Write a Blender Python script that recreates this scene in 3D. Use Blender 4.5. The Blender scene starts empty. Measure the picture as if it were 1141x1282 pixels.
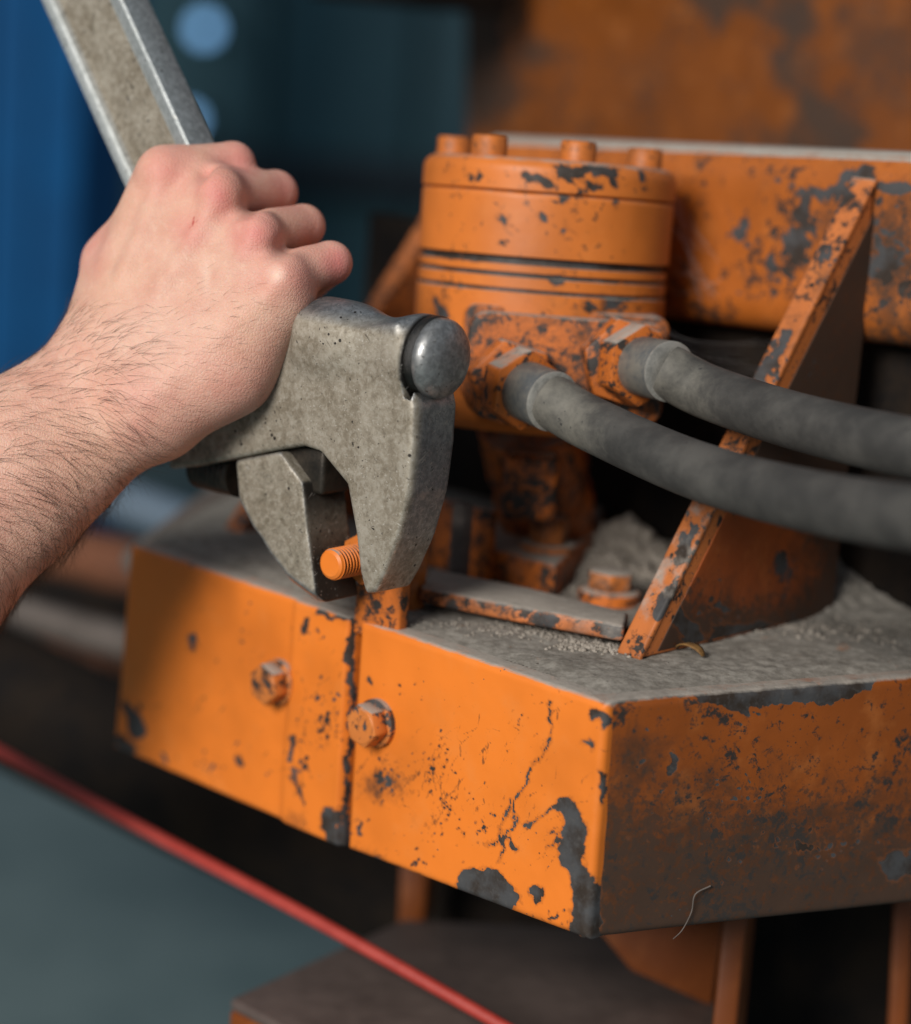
import bpy, bmesh, math, random
import numpy as np
from mathutils import Vector, Matrix

random.seed(7)
rng = np.random.default_rng(7)
scene = bpy.context.scene
COL = scene.collection

# ------------------------------------------------------------------ camera
FPX, CX, CY = 2600.0, 570.5, 641.0          # focal length and centre, in photograph pixels
PITCH = math.radians(11.7)
ROLL = math.radians(4.29)
CAM_H = 0.2335                              # eye height above the top of the orange block
fwd = Vector((0, math.cos(PITCH), -math.sin(PITCH)))
up0 = Vector((0, math.sin(PITCH), math.cos(PITCH)))
rgt0 = Vector((1, 0, 0))
rgt = rgt0 * math.cos(ROLL) + up0 * math.sin(ROLL)
upv = up0 * math.cos(ROLL) - rgt0 * math.sin(ROLL)
cam_loc = Vector((0, 0, CAM_H))
cam = bpy.data.cameras.new("camera")
cam_ob = bpy.data.objects.new("camera", cam)
COL.objects.link(cam_ob)
m3 = Matrix((rgt, upv, -fwd)).transposed()
cam_ob.matrix_world = Matrix.Translation(cam_loc) @ m3.to_4x4()
cam.sensor_fit = 'VERTICAL'
cam.sensor_height = 36.0
cam.sensor_width = 36.0
cam.lens = FPX / 1282.0 * 36.0
cam.clip_start = 0.01
cam.clip_end = 100
cam.dof.use_dof = True
cam.dof.focus_distance = 0.857
cam.dof.aperture_fstop = 0.073 / 0.025
scene.camera = cam_ob

# ------------------------------------------------------------------ light
world = bpy.data.worlds.new("World")
scene.world = world
world.use_nodes = True
wn = world.node_tree
bg = wn.nodes["Background"]
bg.inputs[0].default_value = (0.64, 0.74, 0.86, 1)
bg.inputs[1].default_value = 0.29

def area(name, loc, target, size, power, color, size_y=None):
    l = bpy.data.lights.new(name, 'AREA')
    l.energy = power
    l.color = color
    l.size = size
    if size_y:
        l.shape = 'RECTANGLE'
        l.size_y = size_y
    o = bpy.data.objects.new(name, l)
    COL.objects.link(o)
    o.location = loc
    o.rotation_euler = (Vector(target) - Vector(loc)).to_track_quat('-Z', 'Y').to_euler()
    return o
area("workshop_door_light", (-1.40, -1.75, 1.42), (0.0, 0.9, 0.0), 1.05, 130, (1.0, 0.955, 0.90), 1.10)

vs = scene.view_settings
vs.view_transform = 'Standard'
vs.look = 'None'
vs.exposure = 0.0
vs.gamma = 1.0
vs.use_curve_mapping = False
scene.cycles.use_denoising = True
scene.cycles.max_bounces = 8
scene.cycles.caustics_reflective = False
scene.cycles.caustics_refractive = False
scene.cycles.sample_clamp_indirect = 4.0

# ------------------------------------------------------------------ geometry helpers
def ray(px, py):
    return rgt * ((px - CX) / FPX) + upv * (-(py - CY) / FPX) + fwd
def at(px, py, d):
    return cam_loc + ray(px, py) * d
def gz(px, py, z):
    r = ray(px, py)
    return cam_loc + r * ((z - cam_loc.z) / r.z)
def onp(px, py, p0, n):
    r = ray(px, py)
    return cam_loc + r * ((p0 - cam_loc).dot(n) / r.dot(n))
CAMM = np.array([list(rgt), list(upv), list(fwd)])
CAML = np.array(list(cam_loc))
def to_px(P):
    q = (np.asarray(P) - CAML) @ CAMM.T
    return CX + FPX * q[:, 0] / q[:, 2], CY - FPX * q[:, 1] / q[:, 2]

def tag(o, label, cat, group=None, kind=None):
    o["label"] = label
    o["category"] = cat
    if group: o["group"] = group
    if kind: o["kind"] = kind
    return o
def struct(o):
    o["kind"] = "structure"
    return o
def empty(name, loc, label=None, cat=None, group=None):
    o = bpy.data.objects.new(name, None)
    o.empty_display_size = 0.02
    o.location = loc
    COL.objects.link(o)
    if label: tag(o, label, cat, group)
    return o
def link(name, me, mat, parent=None):
    o = bpy.data.objects.new(name, me)
    COL.objects.link(o)
    if mat is not None and not me.materials:
        me.materials.append(mat)
    if parent is not None:
        o.parent = parent
        # every mesh keeps world coordinates; only an Empty sits away from the origin
        w = Matrix.Translation(parent.location) if parent.type == 'EMPTY' else Matrix.Identity(4)
        o.matrix_parent_inverse = w.inverted()
    return o
def build(name, V, Fc, mat, parent=None, smooth=False, sharp=None):
    me = bpy.data.meshes.new(name)
    me.from_pydata([tuple(v) for v in V], [], [tuple(f) for f in Fc])
    me.update()
    if smooth:
        me.polygons.foreach_set("use_smooth", [True] * len(me.polygons))
        if sharp: me.set_sharp_from_angle(angle=math.radians(sharp))
    return link(name, me, mat, parent)
def build_np(name, V, Q, mat, parent=None, smooth=True):
    me = bpy.data.meshes.new(name)
    n = Q.shape[1]
    me.vertices.add(len(V)); me.vertices.foreach_set("co", np.ascontiguousarray(V, np.float32).ravel())
    me.loops.add(Q.size); me.loops.foreach_set("vertex_index", np.ascontiguousarray(Q, np.int32).ravel())
    me.polygons.add(len(Q))
    me.polygons.foreach_set("loop_start", np.arange(0, Q.size, n, dtype=np.int32))
    me.update(calc_edges=True)
    me.validate()
    if smooth: me.polygons.foreach_set("use_smooth", np.ones(len(me.polygons), bool))
    return link(name, me, mat, parent)
def set_attr(o, name, vals):
    a = o.data.attributes.new(name, 'FLOAT', 'POINT')
    a.data.foreach_set("value", np.ascontiguousarray(vals, np.float32))
def coords(o):
    c = np.empty(len(o.data.vertices) * 3, np.float32)
    o.data.vertices.foreach_get("co", c)
    return c.reshape(-1, 3)

def prism(name, pts, vec, mat, parent=None, bevel=0.001, seg=3):
    """closed polygon pts pushed along vec, edges rounded"""
    bm = bmesh.new()
    vs_ = [bm.verts.new(p) for p in pts]
    f = bm.faces.new(vs_)
    r = bmesh.ops.extrude_face_region(bm, geom=[f])
    bmesh.ops.translate(bm, verts=[g for g in r["geom"] if isinstance(g, bmesh.types.BMVert)], vec=vec)
    bmesh.ops.recalc_face_normals(bm, faces=bm.faces)
    if bevel:
        es = [e for e in bm.edges if len(e.link_faces) == 2 and e.calc_face_angle(0) > 0.35]
        bmesh.ops.bevel(bm, geom=es, offset=bevel, segments=seg, affect='EDGES', profile=0.5, clamp_overlap=True)
    bmesh.ops.triangulate(bm, faces=[f for f in bm.faces if len(f.verts) > 4])
    me = bpy.data.meshes.new(name)
    bm.to_mesh(me); bm.free()
    me.polygons.foreach_set("use_smooth", [True] * len(me.polygons))
    me.set_sharp_from_angle(angle=math.radians(35))
    return link(name, me, mat, parent)
def box(name, c, ax, ay, az, hx, hy, hz, mat, parent=None, bevel=0.002):
    ax, ay, az = Vector(ax).normalized(), Vector(ay).normalized(), Vector(az).normalized()
    b = Vector(c) - az * hz
    pts = [b + ax * hx * i + ay * hy * j for i, j in ((-1, -1), (1, -1), (1, 1), (-1, 1))]
    return prism(name, pts, az * hz * 2, mat, parent, bevel)
def frame_of(axis):
    a = Vector(axis).normalized()
    h = Vector((0, 0, 1)) if abs(a.z) < 0.9 else Vector((1, 0, 0))
    u = a.cross(h).normalized()
    return a, u, u.cross(a).normalized()
def lathe(name, p0, axis, prof, mat, parent=None, seg=48, sharp=40, caps=True):
    a, u, v = frame_of(axis)
    V, Fc = [], []
    for (s, r) in prof:
        for k in range(seg):
            t = 2 * math.pi * k / seg
            V.append(Vector(p0) + a * s + (u * math.cos(t) + v * math.sin(t)) * r)
    for i in range(len(prof) - 1):
        for k in range(seg):
            k2 = (k + 1) % seg
            Fc.append((i * seg + k, i * seg + k2, (i + 1) * seg + k2, (i + 1) * seg + k))
    if caps:
        Fc.append(tuple(range(seg - 1, -1, -1)))
        Fc.append(tuple((len(prof) - 1) * seg + k for k in range(seg)))
    o = build(name, V, Fc, mat, parent, True, sharp)
    bm = bmesh.new(); bm.from_mesh(o.data)
    bmesh.ops.recalc_face_normals(bm, faces=bm.faces)
    bm.to_mesh(o.data); bm.free()
    return o
def dense(prof, step=.0016):
    out = [prof[0]]
    for (a, b) in zip(prof[:-1], prof[1:]):
        d = math.hypot(b[0] - a[0], b[1] - a[1]); n = max(1, int(d / step))
        for i in range(1, n + 1):
            t = i / n; out.append((a[0] + (b[0] - a[0]) * t, a[1] + (b[1] - a[1]) * t))
    return out
def hexagon(name, c, axis, r, h, mat, parent=None, rot=0.0, bevel=0.0006):
    a, u, v = frame_of(axis)
    pts = [Vector(c) + (u * math.cos(rot + k * math.pi / 3) + v * math.sin(rot + k * math.pi / 3)) * r for k in range(6)]
    return prism(name, pts, a * h, mat, parent, bevel, 2)
def spline(pts, n):
    P = [Vector(p) for p in pts]
    P = [P[0] * 2 - P[1]] + P + [P[-1] * 2 - P[-2]]
    out = []
    for i in range(1, len(P) - 2):
        for k in range(n):
            t = k / n
            out.append(0.5 * ((2 * P[i]) + (P[i + 1] - P[i - 1]) * t + (2 * P[i - 1] - 5 * P[i] + 4 * P[i + 1] - P[i + 2]) * t * t
                              + (3 * P[i] - P[i - 1] - 3 * P[i + 1] + P[i + 2]) * t ** 3))
    out.append(P[-2])
    return out
def tube(name, pts, rad, mat, parent=None, seg=16, n=10, sub=True):
    P = spline(pts, n) if sub else [Vector(p) for p in pts]
    V, Fc = [], []
    prev = None
    for i, p in enumerate(P):
        d = (P[min(i + 1, len(P) - 1)] - P[max(i - 1, 0)]).normalized()
        if prev is None:
            u = d.cross(Vector((0, 0, 1)) if abs(d.z) < .9 else Vector((1, 0, 0))).normalized()
        else:
            u = (prev - d * prev.dot(d)).normalized()
        prev = u
        w = d.cross(u)
        r = rad(i / (len(P) - 1)) if callable(rad) else rad
        for k in range(seg):
            t = 2 * math.pi * k / seg
            V.append(p + (u * math.cos(t) + w * math.sin(t)) * r)
    for i in range(len(P) - 1):
        for k in range(seg):
            k2 = (k + 1) % seg
            Fc.append((i * seg + k, i * seg + k2, (i + 1) * seg + k2, (i + 1) * seg + k))
    Fc.append(tuple(range(seg - 1, -1, -1)))
    Fc.append(tuple((len(P) - 1) * seg + k for k in range(seg)))
    return build(name, V, Fc, mat, parent, True, 50)

def vnoise(x, y, seed=0):
    """smooth 2-d value noise, 0..1"""
    x = np.asarray(x, float); y = np.asarray(y, float)
    xi = np.floor(x).astype(np.int64); yi = np.floor(y).astype(np.int64)
    fx = x - xi; fy = y - yi
    fx = fx * fx * (3 - 2 * fx); fy = fy * fy * (3 - 2 * fy)
    def h(a, b):
        n = (a * 374761393 + b * 668265263 + seed * 1442695041) & 0xFFFFFFFF
        n = ((n ^ (n >> 13)) * 1274126177) & 0xFFFFFFFF
        return ((n ^ (n >> 16)) & 0xFFFF) / 65535.0
    return (h(xi, yi) * (1 - fx) + h(xi + 1, yi) * fx) * (1 - fy) + (h(xi, yi + 1) * (1 - fx) + h(xi + 1, yi + 1) * fx) * fy
def fbm(x, y, seed=0, octv=4):
    s = 0; a = 0.5; t = 0
    for i in range(octv):
        s = s + a * vnoise(x * 2 ** i, y * 2 ** i, seed + i * 17); t += a; a *= 0.55
    return s / t
def stroke(X, Y, pts, r):
    """distance based field of a poly-line of circles: >0.5 inside"""
    best = np.full(X.shape, -9.0)
    rs = r if isinstance(r, (list, tuple)) else [r] * len(pts)
    if len(pts) == 1:
        return 0.5 + (rs[0] - np.hypot(X - pts[0][0], Y - pts[0][1])) / 14.0
    for (a, b, ra, rb) in zip(pts[:-1], pts[1:], rs[:-1], rs[1:]):
        dx, dy = b[0] - a[0], b[1] - a[1]
        t = np.clip(((X - a[0]) * dx + (Y - a[1]) * dy) / (dx * dx + dy * dy), 0, 1)
        d = np.hypot(X - a[0] - t * dx, Y - a[1] - t * dy)
        best = np.maximum(best, 0.5 + (ra + (rb - ra) * t - d) / 14.0)
    return best
def chips(X, Y, shapes, seed=3, warp=9.0):
    wx = X + (fbm(X / 18, Y / 18, seed) - .5) * 2 * warp + (fbm(X / 5, Y / 5, seed + 5) - .5) * 6
    wy = Y + (fbm(X / 18, Y / 18, seed + 9) - .5) * 2 * warp + (fbm(X / 5, Y / 5, seed + 7) - .5) * 6
    f = np.zeros(X.shape)
    for pts, r in shapes:
        f = np.maximum(f, np.clip(stroke(wx, wy, pts, r), 0, 1))
    return f
def blur_spot(X, Y, c, r):
    return np.clip(1 - np.hypot((X - c[0]) / r[0], (Y - c[1]) / r[1]), 0, 1)

# ------------------------------------------------------------------ materials
class NT:
    def __init__(self, name):
        self.m = bpy.data.materials.new(name)
        self.m.use_nodes = True
        self.t = self.m.node_tree
        self.n = self.t.nodes
        self.b = self.n["Principled BSDF"]
        self.out = self.n["Material Output"]
        self.co = self.n.new("ShaderNodeTexCoord").outputs["Object"]
        self.geo = self.n.new("ShaderNodeNewGeometry")
    def l(self, a, b): self.t.links.new(a, b)
    def put(self, sock, v):
        if isinstance(v, bpy.types.NodeSocket): self.l(v, sock)
        elif v is not None:
            if sock.type == 'RGBA' and len(v) == 3: v = (*v, 1)
            sock.default_value = v
    def math(self, op, a, b=None, clamp=False):
        n = self.n.new("ShaderNodeMath"); n.operation = op; n.use_clamp = clamp
        self.put(n.inputs[0], a)
        if b is not None: self.put(n.inputs[1], b)
        return n.outputs[0]
    def noise(self, scale, detail=4, rough=0.55, dist=0.0, vec=None):
        n = self.n.new("ShaderNodeTexNoise")
        n.inputs["Scale"].default_value = scale; n.inputs["Detail"].default_value = detail
        n.inputs["Roughness"].default_value = rough; n.inputs["Distortion"].default_value = dist
        self.l(vec or self.co, n.inputs["Vector"])
        return n.outputs["Fac"]
    def voro(self, scale, feature='F1', vec=None):
        n = self.n.new("ShaderNodeTexVoronoi"); n.feature = feature
        n.inputs["Scale"].default_value = scale
        self.l(vec or self.co, n.inputs["Vector"])
        return n.outputs["Distance"]
    def step(self, v, lo, hi, a=0.0, b=1.0):
        n = self.n.new("ShaderNodeMapRange"); n.interpolation_type = 'SMOOTHSTEP'
        self.put(n.inputs[0], v)
        for i, x in enumerate((lo, hi, a, b)): n.inputs[i + 1].default_value = x
        return n.outputs[0]
    def mix(self, f, a, b):
        n = self.n.new("ShaderNodeMix"); n.data_type = 'RGBA'
        self.put(n.inputs[0], f); self.put(n.inputs[6], a); self.put(n.inputs[7], b)
        return n.outputs[2]
    def mixf(self, f, a, b):
        n = self.n.new("ShaderNodeMix"); n.data_type = 'FLOAT'
        self.put(n.inputs[0], f); self.put(n.inputs[2], a); self.put(n.inputs[3], b)
        return n.outputs[0]
    def attr(self, name):
        n = self.n.new("ShaderNodeAttribute"); n.attribute_name = name
        return n.outputs["Fac"]
    def scaled(self, s, rot=None):
        n = self.n.new("ShaderNodeMapping")
        if rot:
            r = self.n.new("ShaderNodeMapping"); r.inputs["Rotation"].default_value = rot
            self.l(self.co, r.inputs["Vector"])
            n.inputs["Scale"].default_value = s
            self.l(r.outputs[0], n.inputs["Vector"])
            return n.outputs[0]; n.inputs["Scale"].default_value = s
        self.l(self.co, n.inputs["Vector"])
        return n.outputs[0]
    def normal_z(self):
        n = self.n.new("ShaderNodeSeparateXYZ"); self.l(self.geo.outputs["True Normal"], n.inputs[0])
        return n.outputs[2]
    def bump(self, h, strength, dist, prev=None):
        n = self.n.new("ShaderNodeBump"); n.inputs["Strength"].default_value = strength
        n.inputs["Distance"].default_value = dist
        self.l(h, n.inputs["Height"])
        if prev: self.l(prev, n.inputs["Normal"])
        return n.outputs[0]
    def done(self, color=None, rough=None, metal=None, normal=None, spec=None):
        if color is not None: self.put(self.b.inputs["Base Color"], color)
        if rough is not None: self.put(self.b.inputs["Roughness"], rough)
        if metal is not None: self.put(self.b.inputs["Metallic"], metal)
        if normal is not None: self.l(normal, self.b.inputs["Normal"])
        if spec is not None: self.put(self.b.inputs["Specular IOR Level"], spec)
        return self.m

def paint(name, base=(0.80, 0.205, 0.022), speck=0.5, grime=0.25, dust=0.5, chip=0.0, rough=0.46, gscale=42, mottle=0.0):
    k = NT(name)
    big = k.noise(14, 3)
    base2 = tuple(c * 0.72 for c in base)
    col = k.mix(k.step(big, .35, .75), base, base2)
    fade = k.noise(55, 5, .6)
    col = k.mix(k.math('MULTIPLY', k.step(fade, .5, .8), 0.25), col, (0.72, 0.26, 0.07))
    fine = k.noise(420, 6, .65)
    mid = k.noise(110, 6, .62)
    # flaked paint: painted-on flake field plus free wear
    ch = k.math('ADD', k.attr("chip"), k.math('MULTIPLY', k.math('SUBTRACT', mid, .5), .55))
    ch = k.math('ADD', ch, k.math('MULTIPLY', k.math('SUBTRACT', fine, .5), .55))
    soft_ch = k.step(ch, .22, .50)
    ch = k.step(ch, .47, .53)
    if chip > 0:
        wear = k.math('ADD', k.noise(24, 8, .66, .3), k.math('MULTIPLY', fine, .12))
        ch = k.math('MAXIMUM', ch, k.step(wear, .72 - chip * .25, .74 - chip * .25))
    if speck > 0:
        d = k.voro(330)
        gate = k.step(k.noise(38, 4, .6), .62 - speck * .22, .78 - speck * .22)
        size = k.math('MULTIPLY', k.noise(95, 2), .26)
        sp = k.math('LESS_THAN', d, k.math('MULTIPLY', size, gate))
        ch = k.math('MAXIMUM', ch, sp)
    chipcol = k.mix(k.step(k.noise(60, 5, .6), .38, .62), (0.060, 0.060, 0.062), (0.030, 0.020, 0.014))
    chipcol = k.mix(k.math('MULTIPLY', k.step(fine, .5, .75), .5), chipcol, (0.10, 0.092, 0.085))
    # ground-in dirt
    gm = k.math('ADD', k.attr("grime"), grime * .5)
    gn = k.noise(gscale, 8, .70, .4)
    gr = k.math('MULTIPLY', k.step(k.math('ADD', gm, k.math('MULTIPLY', k.math('SUBTRACT', gn, .5), 1.5)), .35, .95), .9)
    col = k.mix(gr, col, k.mix(mid, (0.032, 0.016, 0.009), (0.095, 0.038, 0.014)))
    pits = k.step(k.math('ADD', k.math('MULTIPLY', gm, .35), k.noise(260, 4, .7)), .74, .84)
    col = k.mix(k.math('MULTIPLY', pits, .7), col, (0.05, 0.032, 0.022))
    smear = k.step(k.noise(1, 6, .7, .6, k.scaled((55, 55, 130))), .56, .80)
    col = k.mix(k.math('MULTIPLY', smear, .38), col, (0.22, 0.075, 0.02))
    if mottle > 0:
        mo = k.math('ADD', k.noise(170, 8, .75, .3), k.math('MULTIPLY', k.noise(30, 3), .35))
        col = k.mix(k.step(mo, .80 - mottle * .25, .86 - mottle * .20), col, (0.035, 0.028, 0.024))
    scuff = k.step(k.math('ADD', k.attr("scuff"), k.math('MULTIPLY', k.math('SUBTRACT', k.noise(300, 6, .7), .5), 1.3)), .30, .62)
    scuff = k.math('MULTIPLY', scuff, k.math('MINIMUM', k.math('MULTIPLY', k.attr("scuff"), 3.0), 1.0))
    col = k.mix(k.math('MULTIPLY', scuff, .75), col, (0.10, 0.042, 0.018))
    col = k.mix(k.math('MULTIPLY', soft_ch, .45), col, (0.24, 0.07, 0.016))
    dust_sp = k.step(k.noise(900, 4, .7), .66, .72)
    col = k.mix(k.math('MULTIPLY', dust_sp, .35), col, (0.12, 0.05, 0.02))
    col = k.mix(ch, col, chipcol)
    # settled dust
    du = k.attr("dust")
    if dust > 0:
        du = k.math('MAXIMUM', du, k.math('MULTIPLY', k.step(k.normal_z(), .45, .95), dust))
    dm = k.step(k.math('ADD', du, k.math('MULTIPLY', k.math('SUBTRACT', k.noise(75, 7, .7), .5), .9)), .30, .80)
    dm = k.math('MULTIPLY', dm, k.math('MINIMUM', k.math('MULTIPLY', du, 4.0), 1.0))
    dcol = k.mix(k.noise(200, 5), (0.27, 0.24, 0.205), (0.46, 0.41, 0.355))
    col = k.mix(dm, col, dcol)
    r = k.mixf(ch, k.mixf(gr, rough, .75), .62)
    r = k.mixf(dm, r, .95)
    h = k.math('SUBTRACT', k.math('MULTIPLY', fine, .25), ch)
    h = k.math('ADD', h, k.math('MULTIPLY', k.math('MULTIPLY', dm, k.noise(600, 4)), 1.6))
    nrm = k.bump(k.noise(70, 3), .10, .002)
    nrm = k.bump(h, .45, .0004, nrm)
    return k.done(col, r, 0.0, nrm, .4)

def steel(name):
    k = NT(name)
    mott = k.noise(60, 8, .72, .3)
    m2 = k.noise(330, 7, .75, .4)
    fine = k.noise(1100, 5, .7)
    sc = k.noise(1.0, 6, .72, 0.5, k.scaled((900, 900, 150)))
    col = k.mix(k.step(mott, .35, .68), (0.22, 0.185, 0.135), (0.37, 0.33, 0.265))
    col = k.mix(k.math('MULTIPLY', k.step(m2, .46, .62), .55), col, (0.47, 0.43, 0.36))
    col = k.mix(k.math('MULTIPLY', k.step(m2, .46, .34), .55), col, (0.12, 0.10, 0.075))
    col = k.mix(k.math('MULTIPLY', k.step(sc, .54, .70), .5), col, (0.56, 0.53, 0.48))
    col = k.mix(k.math('MULTIPLY', k.step(sc, .44, .32), .4), col, (0.11, 0.095, 0.07))
    edge = k.step(k.geo.outputs["Pointiness"], .515, .56)
    polish = k.math("MAXIMUM", k.attr("polish"), k.math("MULTIPLY", edge, .7))
    col = k.mix(polish, col, k.mix(k.step(m2, .4, .62), (0.20, 0.215, 0.23), (0.36, 0.375, 0.39)))
    lit = k.attr("lit")  # painted brightness of the handle rims
    col = k.mix(lit, col, k.mix(k.step(m2, .4, .6), (0.42, 0.45, 0.44), (0.62, 0.65, 0.64)))
    oil = k.step(k.math('ADD', k.attr("grime"), k.math('MULTIPLY', k.math('SUBTRACT', k.noise(120, 8, .74), .5), 1.2)), .35, .80)
    oil = k.math('MULTIPLY', oil, k.math('MINIMUM', k.math('MULTIPLY', k.attr("grime"), 5.0), 1.0))
    col = k.mix(k.math('MULTIPLY', oil, .88), col, k.mix(k.step(m2, .35, .65), (0.030, 0.024, 0.014), (0.14, 0.115, 0.065)))
    col = k.mix(k.attr("black"), col, (0.014, 0.012, 0.010))
    pit = k.math('LESS_THAN', k.voro(240), k.math('MULTIPLY', k.noise(130, 3), k.step(k.noise(55, 4), .45, .65, 0, .34)))
    pit = k.math('MAXIMUM', pit, k.step(k.noise(1, 3, .6, 1.5, k.scaled((800, 200, 480))), .645, .67))
    pit = k.math('MAXIMUM', pit, k.step(k.noise(420, 3, .6, .5), .675, .71))
    for rot, gate_s, dark in (((.5, .6, .2), 31, 1), ((-.7, .3, .9), 37, 1), ((.9, -.5, .3), 43, 0), ((.1, 1.1, -.4), 29, 0)):
        ln_ = k.step(k.noise(1, 1, .5, .3, k.scaled((1500, 1500, 70), rot)), .70, .74)
        ln_ = k.math('MULTIPLY', ln_, k.step(k.noise(gate_s, 3), .46, .58))
        col = k.mix(k.math('MULTIPLY', ln_, .75), col, (0.035, 0.028, 0.02) if dark else (0.66, 0.63, 0.57))
    col = k.mix(pit, col, (0.025, 0.02, 0.016))
    rough = k.mixf(polish, k.mixf(k.step(m2, .3, .7), .68, .50), k.mixf(k.step(m2, .3, .7), .42, .28))
    rough = k.mixf(oil, rough, .58)
    metal = k.mixf(polish, k.mixf(oil, .40, .10), .88)
    h = k.math('SUBTRACT', k.math('ADD', k.math('MULTIPLY', fine, .4), k.math('ADD', k.math('MULTIPLY', sc, .3), k.math('MULTIPLY', m2, .6))), pit)
    nrm = k.bump(k.noise(110, 5), .25, .0014)
    nrm = k.bump(h, .5, .0003, nrm)
    return k.done(col, rough, metal, nrm)

def plain(name, c1, c2, scale=40, rough=.6, metal=0.0, bump=.15, bd=.001, detail=6):
    k = NT(name)
    n = k.noise(scale, detail, .65)
    n2 = k.noise(scale * 7, 4, .6)
    col = k.mix(k.step(k.math('ADD', n, k.math('MULTIPLY', k.math('SUBTRACT', n2, .5), .4)), .3, .7), c1, c2)
    return k.done(col, k.mixf(n, rough - .08, min(1, rough + .12)), metal, k.bump(n2, bump, bd))

M_plate = paint("orange_plate_paint", speck=.55, grime=.10, dust=.75)
M_side = paint("shaded_side_paint", base=(0.30, 0.074, 0.010), speck=.5, grime=.3, dust=.6, mottle=.3)  # base darkened to paint in the shade of this face, besides its real dirt
M_motor = paint("orange_motor_paint", base=(0.66, 0.185, 0.03), speck=.5, grime=.22, dust=.55, mottle=.12)
M_flange = paint("orange_flange_paint", base=(0.64, 0.165, 0.025), speck=.9, grime=.60, dust=.72, gscale=95, mottle=.55)
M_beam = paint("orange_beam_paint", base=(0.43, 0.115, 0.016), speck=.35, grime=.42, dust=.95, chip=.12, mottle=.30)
M_gusset = paint("gusset_paint", base=(0.56, 0.17, 0.045), speck=.8, grime=.40, dust=.75, chip=.28, mottle=.45)
M_top = paint("dusty_top_paint", base=(0.66, 0.19, 0.035), speck=.3, grime=.2, dust=1.15)
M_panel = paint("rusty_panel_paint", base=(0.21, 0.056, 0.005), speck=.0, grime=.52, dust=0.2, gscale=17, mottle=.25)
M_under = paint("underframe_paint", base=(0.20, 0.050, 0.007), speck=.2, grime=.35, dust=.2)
M_bolt = paint("bolt_paint", base=(0.62, 0.19, 0.04), speck=.9, grime=.45, dust=.9, chip=.34, gscale=150, mottle=.5)
M_bar = paint("worn_bar_paint", base=(0.60, 0.19, 0.06), speck=.6, grime=.4, dust=1.1, chip=.62, mottle=.5)
M_greasy = paint("greasy_gusset_paint", base=(0.34, 0.075, 0.014), speck=.3, grime=.35, dust=.2, chip=.1)
M_steel = steel("worn_forged_steel")
k = NT("grey_dust")
_n = k.noise(34, 6, .65); _m = k.noise(210, 8, .7); _v = k.voro(520)
_c = k.mix(k.step(_m, .3, .7), (0.185, 0.168, 0.143), (0.35, 0.325, 0.285))
_c = k.mix(k.math('MULTIPLY', k.step(_n, .50, .68), .55), _c, (0.13, 0.115, 0.095))
_c = k.mix(k.math('MULTIPLY', k.step(k.noise(60, 5, .7), .64, .70), .6), _c, (0.34, 0.14, 0.055))
_c = k.mix(k.step(k.noise(480, 3, .6), .68, .72), _c, (0.06, 0.05, 0.04))
M_dust = k.done(_c, .97, 0, k.bump(k.math('ADD', _m, k.math('MULTIPLY', _v, -.25)), .5, .0010), .1)
M_clod = plain("dry_soil", (0.22, 0.19, 0.155), (0.46, 0.41, 0.35), 320, .97, 0, .8, .0008)
k = NT("dusty_rubber")
_n = k.noise(38, 8, .65); _f = k.noise(300, 5, .65)
_c = k.mix(k.step(_n, .35, .7), (0.030, 0.029, 0.027), (0.075, 0.071, 0.064))
_d = k.math('ADD', k.attr("dust"), k.math('MULTIPLY', k.math('SUBTRACT', k.noise(90, 7, .7), .5), .8))
_c = k.mix(k.math('MULTIPLY', k.step(_d, .25, .8), .8), _c, (0.215, 0.20, 0.165))
_c = k.mix(k.step(_f, .64, .72), _c, (0.02, 0.02, 0.02))
M_hose = k.done(_c, .72, 0, k.bump(_f, .3, .0005))
M_ferrule = plain("dusty_zinc", (0.12, 0.13, 0.135), (0.25, 0.235, 0.20), 55, .5, .45, .2, .0004)
M_ring = plain("bright_crimp_metal", (0.22, 0.215, 0.195), (0.36, 0.345, 0.31), 120, .5, .4)
M_black = plain("black_grease", (0.003, 0.003, 0.002), (0.012, 0.010, 0.008), 200, .30, 0, .6, .0008)
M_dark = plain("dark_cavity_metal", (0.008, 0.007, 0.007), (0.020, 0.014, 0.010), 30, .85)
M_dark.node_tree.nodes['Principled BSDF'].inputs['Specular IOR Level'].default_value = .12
M_jawdark = plain("dark_oiled_steel", (0.018, 0.016, 0.013), (0.05, 0.04, 0.03), 90, .42, .5)
M_teal = plain("teal_wall_paint", (0.022, 0.080, 0.105), (0.036, 0.118, 0.148), 1.2, .6, 0, 0, .001)
M_navy = plain("navy_band_paint", (0.006, 0.014, 0.024), (0.01, 0.022, 0.034), 2, .7, 0, 0, .001)
M_blue = plain("blue_cabinet_paint", (0.001, 0.085, 0.25), (0.002, 0.12, 0.34), 3, .85, 0, 0, .001)
M_paleblue = plain("pale_blue_wall", (0.10, 0.15, 0.20), (0.15, 0.20, 0.26), 2, .7, 0, 0, .001)
M_floor = plain("workshop_concrete", (0.095, 0.145, 0.150), (0.16, 0.22, 0.22), 2.5, .75, 0, .1, .002)
M_greybar = plain("dusty_grey_bar", (0.085, 0.07, 0.06), (0.15, 0.125, 0.11), 30, .8)
M_brownbar = plain("rusty_brown_bar", (0.09, 0.035, 0.018), (0.20, 0.07, 0.03), 25, .8)
M_slab = plain("oily_brown_steel", (0.070, 0.050, 0.043), (0.12, 0.088, 0.076), 12, .5)
M_red = plain("red_cable_sheath", (0.34, 0.032, 0.022), (0.42, 0.05, 0.035), 60, .5, 0, .1)
M_web = plain("cobweb_thread", (0.45, 0.45, 0.45), (0.6, 0.6, 0.6), 60, .6)
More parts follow.
